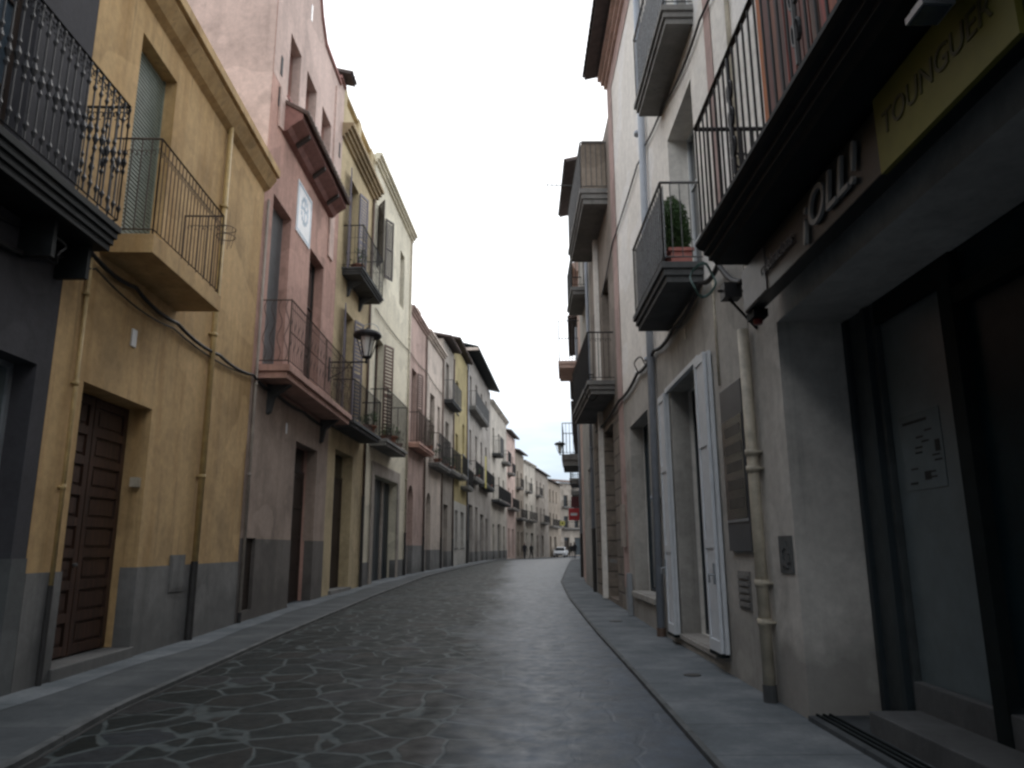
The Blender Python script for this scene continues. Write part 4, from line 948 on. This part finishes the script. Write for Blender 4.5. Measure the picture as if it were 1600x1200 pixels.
for s in (10.55,):
    mb.tube([f.pt(s, 3.62, 0), f.pt(s, 3.62, .34)], .014, 5); mb.tube([f.pt(s, 3.25, .0), f.pt(s, 3.62, .3)], .014, 5); mb.tube([f.pt(s, 3.25, 0), f.pt(s, 3.66, 0)], .014, 5)
    mb.box(f, s-.08, s+.08, 3.54, 3.68, .14, .3)
o = mb.build('cable_bracket', 'iron'); tag(o, 'black triangular bracket on the wall beside the fascia end', 'bracket')
# relief tile on pillar
mb = MB(); mb.box(f, 10.12, 10.42, 1.08, 1.38, -.0, .012)
for k in range(7):
    a = k*2*PI/7; mb.box(f, 10.27+.08*math.cos(a)-.03, 10.27+.08*math.cos(a)+.03, 1.23+.08*math.sin(a)-.03, 1.23+.08*math.sin(a)+.03, .012, .022)
o = mb.build('relief_tile', 'granite'); tag(o, 'square carved stone tile low on the shop pillar beside the cream drainpipe', 'tile')
pipe(f, h, 10.74, .14, 3.3, .052, .075, 'cream_paint', (.62, .95, 1.95, 2.1), foot=-.05, footmat='concrete_dark')
pipe(f, h, 10.62, 3.9, 10.4, .022, .03, 'cream_paint', (5, 7), name='conduit')

# ---- shuttered cream house
f = F_R[1]
hs = [(1.86, 3.60, .16, 3.46), (5.45, 7.45, .50, 3.56), (1.5, 2.95, 4.60, 7.05), (1.4, 2.9, 7.9, 10.2), (5.6, 6.8, 8.4, 10.4)][:4]
h = body(f, 'house', 'chalky cream house with white folding shutters at street level', 12.1, 'cream_right', hs, None, low=4.28, lowmat='taupe')
bd = MB(); bd.box(f, .50, .74, 4.29, 12.0, .009, .014); bd.box(f, 8.15, 8.82, .5, 12.0, .009, .016); bd.box(f, .75, 8.14, 11.45, 11.95, .009, .016); bd.build('painted_band', stucco('faded_pink_band', (0.46, 0.33, 0.30), .3), h)
window(f, h, hs[0], 'teal_panel', 'glass_blue', .30, 'single'); window(f, h, hs[1], 'teal_panel', 'glass_blue', .26, 'single')
window(f, h, hs[2], 'white_paint', 'glass', .28); window(f, h, hs[3], 'white_paint', 'glass', .2)
sl_ = MB(); sl_.box(f, 1.80, 3.66, .09, .155, -.3, .04); sl_.build('doorstep', 'taupe', h, bevel=.008)
sl_ = MB(); sl_.box(f, 5.3, 7.6, .40, .495, -.25, .07); sl_.build('stone_sill', 'taupe', h, bevel=.008)
hd = MB(); hd.box(f, 1.75, 3.7, 3.46, 3.52, .009, .07); hd.build('shutter_head', 'white_paint', h)
# folding shutters, opened back on the wall
def fold(s, dirn, z0, z1):
    mb = MB()
    for k in range(2):
        q = .025+.042*k; w_ = .50-.06*k
        a, b_ = (s, s+dirn*w_); a, b_ = min(a, b_), max(a, b_)
        mb.box(f, a, a+.05, z0, z1, q, q+.036); mb.box(f, b_-.05, b_, z0, z1, q, q+.036)
        for c, d in ((z0, z0+.12), (z0+1.08, z0+1.18), (z0+2.2, z0+2.3), (z1-.1, z1)): mb.box(f, a+.05, b_-.05, c, d, q, q+.036)
        mb.box(f, a+.05, b_-.05, z0+.12, z1-.1, q+.010, q+.022)
    sh = mb.build('folding_shutter', 'white_paint', h)
    hb = MB(); hb.tube([f.pt(s+dirn*.4, 1.0, .10), f.pt(s+dirn*.4, 1.0, .17), f.pt(s+dirn*.4, .92, .17)], .014, 6); hb.tube([f.pt(s+dirn*.4, .9, .115), f.pt(s+dirn*.4, 1.12, .115)], .012, 6); hb.build('latch', 'steel', sh)
    fb = MB(); fb.box(f, min(s, s+dirn*.46), max(s, s+dirn*.46), z0-.04, z0-.001, .02, .11); fb.build('bottom_bracket', 'shop_dark', sh)
fold(1.80, -1, .20, 3.46); fold(3.66, 1, .14, 3.46)
pipe(f, h, 4.72, .12, 11.5, .06, .085, 'grey_paint', (2.0, 4.2, 6.2, 8.2), foot=0.0, footmat='brown_pipe', lean=-.45)
pipe(f, h, 1.05, 3.0, 4.28, .014, .02, 'cream_paint', (), name='conduit')
balcony(f, h, 1.42, 3.58, 4.34, 4.58, .5, 5.62, 'plain', 'concrete_dark', 'iron_grey', tiers=3, lip=.03, gap=.12, br=.007)
b = [c for c in h.children if c.name.startswith('balcony')][-1]
nb_ = MB(); nb_.box(f, 1.47, 3.53, 4.66, 5.58, .425, .43); nb_.build('lace_screen', 'net', b)
balcony(f, h, 1.15, 3.30, 7.62, 7.85, .40, 8.95, 'plain', 'concrete', 'iron_grey', tiers=3, lip=.03, br=.006)
b = [c for c in h.children if c.name.startswith('balcony')][-1]
nb_ = MB(); nb_.box(f, 1.19, 3.26, 7.9, 8.9, .32, .325); nb_.build('lace_screen', 'net', b)
cornice(f, h, .0, 8.9, 11.9, .3, .22, M['pink_pale'], 3)
tile_eave(f, h, .0, 8.95, 12.2, .52, .22, 3.0)
vb = MB(); vb.box(f, .48, .86, .70, 1.06, .009, .02)
for k in range(5): vb.box(f, .51, .83, .73+k*.065, .765+k*.065, .02, .034)
vb.build('vent_grille', 'concrete', h)
mb = MB(); mb.box(f, 8.35, 8.62, 1.3, 2.14, .02, .09); mb.build('meter_box', 'grey_wall', h)
mb = MB(); mb.box(f, 7.80, 8.0, -.02, .80, .02, .10); mb.build('cable_guard', 'steel', h)
mb = MB(); mb.box(f, 2.42, 2.5, 3.92, 4.06, .009, .03); mb.build('junction_plate', 'cream_paint', h)
# display board
r = root('display_board', f.pt(.6, 1.25, .0), 'tall slate display case on the wall between drainpipe and shutters', 'display board')
mb = MB(); mb.box(f, .25, .98, 1.25, 2.90, .009, .05); mb.build('case', plain('slate_board', (0.075, 0.08, 0.088), .4, var=.1), r, bevel=.004)
mb = MB(); mb.box(f, .28, .95, 1.56, 2.56, .05, .055); mb.build('glazed_panel', 'glass', r)
mb = MB(); mb.box(f, .27, .96, 1.53, 1.555, .05, .06); mb.build('ledge', 'steel', r)
rnd = random.Random(5); mb = MB()
for k in range(5):
    z = 1.66+k*.18; w_ = rnd.uniform(.2, .28); mb.box(f, .6-w_, .6+w_, z, z+.1, .055, .057)
mb.build('cards', plain('dim_cards', (0.06, 0.057, 0.052), .5), r)
potted(f, 2.12, 4.58, .19, .94, .44, 'bushy green conifer in a salmon trough on the cream house balcony', 'leaf_dark', 'pink_pot', cone=True, n=9000, leaf=.045, ph=.22, seed=21, name='potted_conifer')
rt = [o for o in bpy.data.objects if o.name.startswith('potted_conifer')][0]
for c in list(rt.children):
    if c.name.startswith('pot'): bpy.data.objects.remove(c)
mb = MB(); mb.box(f, 1.70, 2.60, 4.585, 4.82, .06, .32); mb.box(f, 1.67, 2.63, 4.82, 4.86, .04, .35); mb.build('trough', 'pink_pot', rt)

# ---- brown stone house
f = F_R[2]
hs = [(1.0, 2.6, .15, 4.05), (3.2, 4.3, .3, 3.9), (1.0, 2.3, 4.95, 7.6), (3.2, 4.2, 4.95, 7.6), (1.2, 2.4, 9.65, 10.9)]
h = body(f, 'house', 'brown rendered house with ashlar ground floor and two big balconies on the right', 11.2, 'stone', hs, None, low=4.2, lowmat='ashlar')
door(f, h, hs[0], 'wood_dark', .3, 2, 3, .7); window(f, h, hs[1], 'wood_dark', 'glass', .25)
for q in hs[2:]: window(f, h, q, 'wood_dark', 'glass', .22)
wp = MB(); wp.box(f, 2.75, 2.95, .1, 9.3, .01, .12); wp.build('pilaster', 'cream_right', h)
balcony(f, h, .45, 4.75, 4.62, 4.92, .62, 6.05, 'collar', 'concrete', 'iron', tiers=3, lip=.04)
balcony(f, h, .55, 4.4, 9.25, 9.62, .66, 10.85, 'plain', 'concrete', 'iron_grey', tiers=3, lip=.04)
mb = MB(); mb.box(f, .62, 1.0, 9.62, 10.9, .02, .58); mb.build('balcony_screen', 'brown_wall', h)
sw_ = MB(); sw_.box(f, 1.0, 2.0, .95, 1.02, .01, .06); sw_.build('ledge', 'concrete', h)
# ---- remaining right hand houses, seen as slivers
far_house(F_R[3], 'tiled roof house with a small high balcony on the right', 12.6, 'taupe', [(1, 2, 5, 7.4), (1, 2.1, 9.2, 11.2), (.8, 2.2, .3, 3.6, 'd')],
          [(.6, 2.8, 8.75, 8.98, .5, 10.1, 'plain', 'concrete')], eave=(12.75, .62), pipe_s=.3)
far_house(F_R[4], 'pinkish grey house with a pale mid height balcony on the right', 11.0, 'pink_pale', [(1, 2.1, 7.95, 10), (1, 2, 4.7, 6.6), (.8, 2.2, .3, 3.6, 'd')],
          [(1.2, 3.6, 7.55, 7.8, .78, 9.3, 'plain', 'pink_pale', 'iron')], corn=(10.7, .3, .25))
far_house(F_R[5], 'grey house with a concrete balcony carrying a lantern on the right', 10.2, 'grey_wall', [(1, 2.1, 4.95, 7.4), (3.6, 4.8, 4.95, 7.4), (.8, 2.2, .3, 3.6, 'd'), (3.4, 5.2, .3, 3.4, 'g')],
          [(.6, 3.4, 4.4, 4.85, .74, 6.1, 'plain', 'concrete', 'iron')], eave=(10.2, .35), pipe_s=.2)
for k, (lab, H_, m_) in enumerate((('taupe house beyond the red sign on the right', 9.6, 'taupe'), ('cream house sliver half way down the right', 9.4, 'cream_right'), ('brown house sliver far down the right', 9.8, 'brown_wall'), ('grey house sliver near the people on the right', 9.6, 'grey_wall'), ('white house sliver at the far right bend', 10.0, 'white_wall'))):
    f = F_R[6+k]; n = int(f.L/3.2)
    hl = [(1+i*3.1, 2.1+i*3.1, z, z+2.1) for i in range(n) for z in (4.6,)]+[(1+i*3.1, 2.2+i*3.1, .35, 3.1, 'dg'[i % 2]) for i in range(n)]
    far_house(f, lab, H_, m_, hl, [(.5, 3.2, 4.2, 4.45, .5, 5.6)], eave=(H_, .35))

# ================================================================== street lamps
def lantern(fc, s, z, out, k, label, lean=1):
    p = fc.pt(s, z, 0); r = root('wall_lantern', p, label, 'street lamp')
    c = fc.pt(s, z, out)
    mb = MB(); mb.tube([fc.pt(s, z-.08*k, 0), c+Vector((0, 0, -.08*k))], .022*k, 8); mb.tube([fc.pt(s, z-.55*k, 0), fc.pt(s, z-.35*k, out*.35), fc.pt(s, z-.09*k, out*.6)], .016*k, 6)
    mb.lathe(c, [(.03*k, -.12*k), (.05*k, -.08*k), (.03*k, -.02*k), (.07*k, .03*k), (.10*k, .07*k)], 12); mb.box(fc, s-.05, s+.05, z-.6*k, z+.05*k, 0, .03); mb.build('bracket', 'iron', r)
    mb = MB(); mb.lathe(c, [(.075*k, .08*k), (.19*k, .62*k), (.175*k, .62*k)], 8); gl = mb.build('glass', 'milk_glass', r)
    mb = MB()
    for i in range(6):
        a = i*PI/3; mb.tube([c+Vector((.11*k*math.cos(a), .11*k*math.sin(a), .05*k)), c+Vector((.17*k*math.cos(a), .17*k*math.sin(a), .2*k)), c+Vector((.29*k*math.cos(a), .29*k*math.sin(a), .62*k))], .017*k, 5)
    mb.lathe(c, [(.12*k, .03*k), (.13*k, .05*k), (.12*k, .07*k)], 12); mb.build('cage', 'iron', r)
    mb = MB(); mb.lathe(c, [(.30*k, .60*k), (.37*k, .61*k), (.385*k, .66*k), (.36*k, .72*k), (.26*k, .77*k), (.12*k, .80*k), (.05*k, .83*k), (.03*k, .88*k)], 20); mb.build('hood', 'iron_grey' if False else 'iron', r, smooth=False)
    return r, c
lr, lc = lantern(F_L[2], 5.75, 6.25, 1.0, 1.0, 'black wall lantern with milky glass beside the pink house balcony')
mb = MB(); mb.tube([lc+Vector((.05+.24*math.cos(a), 0.1, .82+.2*math.sin(a))) for a in [x*PI/10 for x in range(0, 11)]], .010, 5); mb.build('cable_loop', 'steel', lr)
lantern(F_R[5], 3.6, 5.25, .86, .62, 'small black lantern beside the concrete balcony on the right')

# ================================================================== cables
def cable(name, pts, rad, mat, label, sag=.05, n=8):
    path = []
    for (fa, a), (fb, b_) in zip(pts[:-1], pts[1:]):
        A_, B2 = fa.pt(*a), fb.pt(*b_)
        for i in range(n): t = i/n; q = A_.lerp(B2, t); q.z -= sag*4*t*(1-t); path.append(q)
    path.append(pts[-1][0].pt(*pts[-1][1])); mb = MB(); mb.tube(path, rad, 5); o = mb.build(name, mat, None, smooth=True)
    return tag(o, label, 'cable')
f0, f1, f2 = F_L[0], F_L[1], F_L[2]
cable('wall_cable', [(f0, (6, 4.05, .05)), (f0, (10.3, 4.0, .05)), (f0, (11.2, 4.28, .06)), (f1, (.3, 4.5, .06)), (f1, (1.4, 4.46, .07)), (f1, (2.7, 4.40, .06)), (f1, (4.4, 4.38, .06)), (f1, (6.15, 4.46, .06)), (f2, (1.2, 4.42, .05)), (f2, (3.5, 4.40, .05)), (f2, (5.9, 4.42, .05))], .028, 'cable', 'thick black cable bundle along the yellow and charcoal houses', .06)
cable('wall_cable', [(f0, (9, 4.2, .04)), (f0, (11.2, 4.42, .05)), (f1, (.5, 4.36, .05)), (f1, (2.6, 4.30, .05)), (f1, (5.9, 4.40, .05))], .012, 'cable', 'thin black cable sagging below the thick bundle on the yellow house', .09)
cable('wall_cable', [(F_L[4], (.5, 9.35, .05)), (F_L[4], (6.9, 9.5, .05)), (F_L[5], (3.9, 9.6, .05)), (F_L[6], (4.8, 9.45, .05))], .02, 'cable_pale', 'pale cable crossing the cream, rose and peach house fronts', .1)
c1 = F_R[1]
cable('wall_cable', [(F_R[0], (10.3, 3.62, .18)), (c1, (.5, 4.18, .10)), (c1, (1.3, 4.27, .08)), (c1, (2.9, 4.2, .07)), (c1, (4.3, 4.27, .07)), (c1, (6, 4.30, .06)), (c1, (8.3, 4.27, .06)), (F_R[2], (4.0, 4.3, .05))], .03, 'cable', 'thick black cable sagging along the shuttered cream house', .07)
cable('wall_cable', [(F_R[0], (10.2, 7.2, .04)), (c1, (.8, 7.33, .04)), (c1, (1.8, 7.34, .04)), (c1, (2.95, 7.6, .04)), (c1, (4.5, 7.84, .04)), (c1, (5.2, 7.90, .04)), (c1, (8.6, 7.9, .04)), (F_R[2], (2, 7.4, .04))], .016, 'cable', 'thin dark cable high on the shuttered cream house', .03)
def coil(fc, s, z, o, R_, n, label, mat):
    mb = MB(); pts = [fc.pt(s+.05*math.sin(a*3), z+R_*math.sin(a)*(1+.05*math.sin(a*1.7)), o+R_*.75*math.cos(a)) for a in [x*PI/10 for x in range(20*n+1)]]
    mb.tube(pts, .011, 5, cap=False); return tag(mb.build('cable_coil', mat), label, 'cable')
coil(c1, .55, 4.02, .26, .17, 4, 'green black cable coil hanging under the black balcony corner', 'cable_green')
coil(F_R[1], 5.3, 4.28, .13, .12, 2, 'small black cable loop at the grey drainpipe', 'cable')
coil(F_R[2], .7, 4.75, .5, .22, 1, 'single black cable loop under the stone house balcony corner', 'cable')
coil(f0, 10.75, 4.15, .2, .12, 4, 'dark cable coil under the charcoal house balcony corner', 'cable')
mb = MB(); p = F_R[3].pt(1.0, 12.5, .6); mb.tube([p+Vector((.3, 0, 0)), p+Vector((-.55, 0, .03))], .018, 5); mb.tube([p+Vector((-.55, 0, -.1)), p+Vector((-.55, 0, .1))], .014, 4)
for k in range(3): mb.tube([p+Vector((-.1-k*.15, -.12, .02)), p+Vector((-.1-k*.15, .12, .02))], .008, 4)
tag(mb.build('roof_aerial', 'iron_grey'), 'thin aerial rod sticking out from the tiled eave on the right', 'aerial')

# ================================================================== signs down the street
f = F_R[5]; p = f.pt(5.2, 2.5, 0)
r = root('hanging_sign', p, 'square red sign with white bar hanging from the right hand wall', 'sign')
mb = MB(); mb.box(f, 5.17, 5.23, 2.45, 2.98, .08, .56); mb.build('board', 'red', r, bevel=.02)
mb = MB(); mb.box(f, 5.160, 5.169, 2.66, 2.78, .17, .47); mb.build('white_bar', 'plaque_white', r)
mb = MB(); mb.tube([f.pt(5.2, 2.92, 0), f.pt(5.2, 2.92, .09)], .015, 5); mb.build('arm', 'iron', r)
f = F_R[7]; p = f.pt(12, 3, 0)
r = root('hanging_sign', p, 'square pale yellow sign with dark centre far down the right', 'sign')
mb = MB(); mb.box(f, 11.97, 12.03, 2.80, 3.12, 1.08, 1.42); mb.build('board', 'yellow_sign', r)
mb = MB(); mb.box(f, 11.96, 11.969, 2.90, 3.02, 1.19, 1.31); mb.build('dark_centre', 'shop_dark', r)
mb = MB(); mb.tube([f.pt(12, 3.06, 0), f.pt(12, 3.06, 1.1)], .025, 5); mb.build('arm', 'iron', r)
f = F_R[6]; p = f.pt(1.5, 3, 0)
r = root('hanging_sign', p, 'dark red awning-like sign box above the square red sign', 'sign')
mb = MB(); mb.box(f, 1.45, 1.75, 3.15, 3.65, .05, .45); mb.build('board', plain('dull_red', (0.10, 0.02, 0.025), .5), r)
mb = MB(); mb.tube([f.pt(1.6, 3.5, 0), f.pt(1.6, 3.5, .06)], .02, 5); mb.build('arm', 'iron', r)

# ================================================================== manhole
def disc(x, y, rr, label, mat='cast_iron'):
    z = gz(y)+.001; mb = MB(); mb.lathe((x, y, z), [(rr, 0), (rr, .006), (rr*.9, .009)], 20); o = mb.build('drain_cover', mat); tag(o, label, 'drain cover')
disc(1.84, 8.1, .09, 'small round iron cover in the right pavement beside the shutters')
disc(1.8, 13.6, .12, 'round iron cover further along the right pavement')

# ================================================================== car
def car(x, y, rz, label):
    z0 = gz(y)-.05; r = root('parked_car', (x, y, z0), label, 'car'); r.rotation_euler = (0, 0, rz)
    def part(name, mat, vs, fs, par=r, smooth=False):
        me = bpy.data.meshes.new(name); me.from_pydata(vs, [], fs); bm = bmesh.new(); bm.from_mesh(me); bmesh.ops.recalc_face_normals(bm, faces=bm.faces); bm.to_mesh(me); bm.free()
        me.materials.append(M[mat]); o = bpy.data.objects.new(name, me); COL.objects.link(o); o.parent = par; return o
    def loft(prof, halfw):   # prof list (y,z), widths
        n = len(prof); vs = [(-w, yy, zz) for (yy, zz), w in zip(prof, halfw)]+[(w, yy, zz) for (yy, zz), w in zip(prof, halfw)]
        return vs, [tuple(range(n)), tuple(range(2*n-1, n-1, -1))]+[(i, (i+1) % n, (i+1) % n+n, i+n) for i in range(n)]
    prof = [(-1.95, .3), (-2.0, .55), (-1.92, .78), (-1.1, .95), (1.55, .98), (1.95, .92), (2.02, .6), (1.95, .3)]
    b = part('body', 'car_white', *loft(prof, [.78, .82, .82, .84, .84, .80, .80, .76])); bv = b.modifiers.new('b', 'BEVEL'); bv.width = .08; bv.segments = 3
    cab = [(-1.05, .93), (-.45, 1.42), (.2, 1.50), (1.2, 1.45), (1.75, .95)]
    c = part('cabin', 'car_white', *loft(cab, [.80, .62, .60, .60, .78])); bv = c.modifiers.new('b', 'BEVEL'); bv.width = .05; bv.segments = 2
    part('windscreen', 'glass', [(-.70, -1.015, .99), (.70, -1.015, .99), (.58, -.52, 1.39), (-.58, -.52, 1.39)], [(0, 1, 2, 3)])
    for sg in (-1, 1):
        part('side_window', 'glass', [(sg*.80, -.85, 1.0), (sg*.80, 1.5, 1.0), (sg*.64, 1.15, 1.38), (sg*.64, -.42, 1.38)], [(0, 1, 2, 3)])
        part('headlight', 'chrome', [(sg*.50, -2.01, .60), (sg*.76, -1.99, .60), (sg*.78, -1.95, .76), (sg*.52, -1.97, .74)], [(0, 1, 2, 3)])
        part('wing_mirror', 'car_white', [(sg*(.86+dx), -.8+dy, 1.0+dz) for dx in (0, .16) for dy in (0, .1) for dz in (0, .12)], [(0, 1, 3, 2), (4, 6, 7, 5), (0, 4, 5, 1), (2, 3, 7, 6), (0, 2, 6, 4), (1, 5, 7, 3)])
        for yy in (-1.25, 1.3):
            n = 16; vs = []; w0, w1 = sg*.62, sg*.83
            for w_ in (w0, w1): vs += [(w_, yy+.31*math.cos(2*PI*k/n), .31+.31*math.sin(2*PI*k/n)) for k in range(n)]
            part('wheel', 'rubber', vs, [tuple(range(n)), tuple(range(2*n-1, n-1, -1))]+[(k, (k+1) % n, (k+1) % n+n, k+n) for k in range(n)])
    part('grille', 'rubber', [(-.5, -2.02, .36), (.5, -2.02, .36), (.5, -2.03, .52), (-.5, -2.03, .52)], [(0, 1, 2, 3)])
    return r
car(7.0, 111, math.radians(-12), 'white car facing the camera at the far end of the street')

# ================================================================== people
def person(x, y, rz, hgt, label, coat='coat', hair='hair', stride=.22):
    z0 = gz(y); r = root('person', (x, y, z0), label, 'person'); r.rotation_euler = (0, 0, rz); k = hgt/1.72
    J = [((0, 0, .95), .15), ((0, 0, 1.15), .15), ((0, 0, 1.35), .16), ((0, 0, 1.47), .07), ((0, 0.01, 1.55), .075), ((0, 0.0, 1.64), .095), ((0, 0, 1.71), .06)]
    E_ = [(0, 1), (1, 2), (2, 3), (3, 4), (4, 5), (5, 6)]
    for sg in (-1, 1):
        b = len(J); s_ = sg*stride
        J += [((sg*.10, 0, .88), .105), ((sg*.11, s_*.5-.03, .50), .075), ((sg*.11, s_, .10), .05), ((sg*.12, s_-.13, .04), .045)]
        E_ += [(0, b), (b, b+1), (b+1, b+2), (b+2, b+3)]
        b = len(J)
        J += [((sg*.19, 0, 1.38), .07), ((sg*.25, -s_*.3, 1.12), .055), ((sg*.25, -s_*.8-.05, .90), .042), ((sg*.25, -s_*.9-.07, .80), .038)]
        E_ += [(2, b), (b, b+1), (b+1, b+2), (b+2, b+3)]
    me = bpy.data.meshes.new('body'); me.from_pydata([tuple(c*k for c in j[0]) for j in J], E_, []); o = bpy.data.objects.new('body', me); COL.objects.link(o); o.parent = r
    me.materials.append(M[coat]); md = o.modifiers.new('skin', 'SKIN'); me.skin_vertices[0].data[0].use_root = True
    for i, j in enumerate(J): me.skin_vertices[0].data[i].radius = (j[1]*k, j[1]*k*.85)
    sb = o.modifiers.new('sub', 'SUBSURF'); sb.levels = 1; sb.render_levels = 2
    h_ = MB(); c = Vector((x, y, z0+1.68*k)); h_.lathe(c, [(.05, -.12), (.10, -.05), (.11, .02), (.08, .08), (.02, .105)], 10); h_.build('hair', hair, r)
    f_ = MB(); fr = Vector((math.sin(rz), -math.cos(rz), 0)); f_.lathe(c+fr*.045+Vector((0, 0, -.07*k)), [(.03, -.07), (.06, -.03), (.065, .03), (.04, .07)], 8); f_.build('face', 'skin', r)
    for q in (r.children): pass
    for nm in ('hair', 'face'):
        for q in [c_ for c_ in r.children if c_.name.startswith(nm)]: q.rotation_euler = (0, 0, 0); q.matrix_parent_inverse = Matrix.Rotation(-rz, 4, 'Z')
    return r
person(7.0, 86, .1, 1.74, 'person in dark coat walking along the right wall, nearer one', 'coat')
person(6.85, 89.5, -.2, 1.70, 'person in charcoal coat behind the other on the right pavement', 'coat2')
person(1.30, 84.5, .3, 1.72, 'person in black coat by the left wall far down the street', 'coat', 'fair_hair')
person(2.15, 88.5, -.5, 1.68, 'person in charcoal coat with fair hair, right of the pair at the left wall', 'coat2', 'fair_hair')

# ================================================================== more lived-in balconies down the left row
f = F_L[6]
potted(f, 1.6, 5.35, .35, .55, .5, 'small leafy plant on the near end of the peach house balcony', 'leaf', n=200, seed=31)
potted(f, 3.9, 5.35, .35, .4, .45, 'low dark plant on the far end of the peach house balcony', 'leaf_dark', n=160, seed=32)
f = F_L[7]
potted(f, 1.2, 5.45, .35, .6, .5, 'dark plant on the lower balcony of the weathered grey narrow house', 'leaf_dark', n=200, seed=33)
f = F_L[9]
potted(f, 2.2, 6.05, .4, .6, .6, 'green plant on the near lower balcony of the large grey house', 'leaf', n=200, seed=34)
potted(f, 10.5, 6.05, .4, .8, .6, 'olive green plant beyond the yellow banner on the large grey house', 'leaf_olive', n=200, seed=35)
f = F_L[5]
for hh_, q in ((0, (.62, 1.75, 5.75, 9.0)),):
    rose = [o for o in bpy.data.objects if o.get('label', '').startswith('rose pink house')][0]
    leaf_shutter(f, rose, q[1], q[1]+.5, q[2], q[3], .03, 'wood_brown', .3)
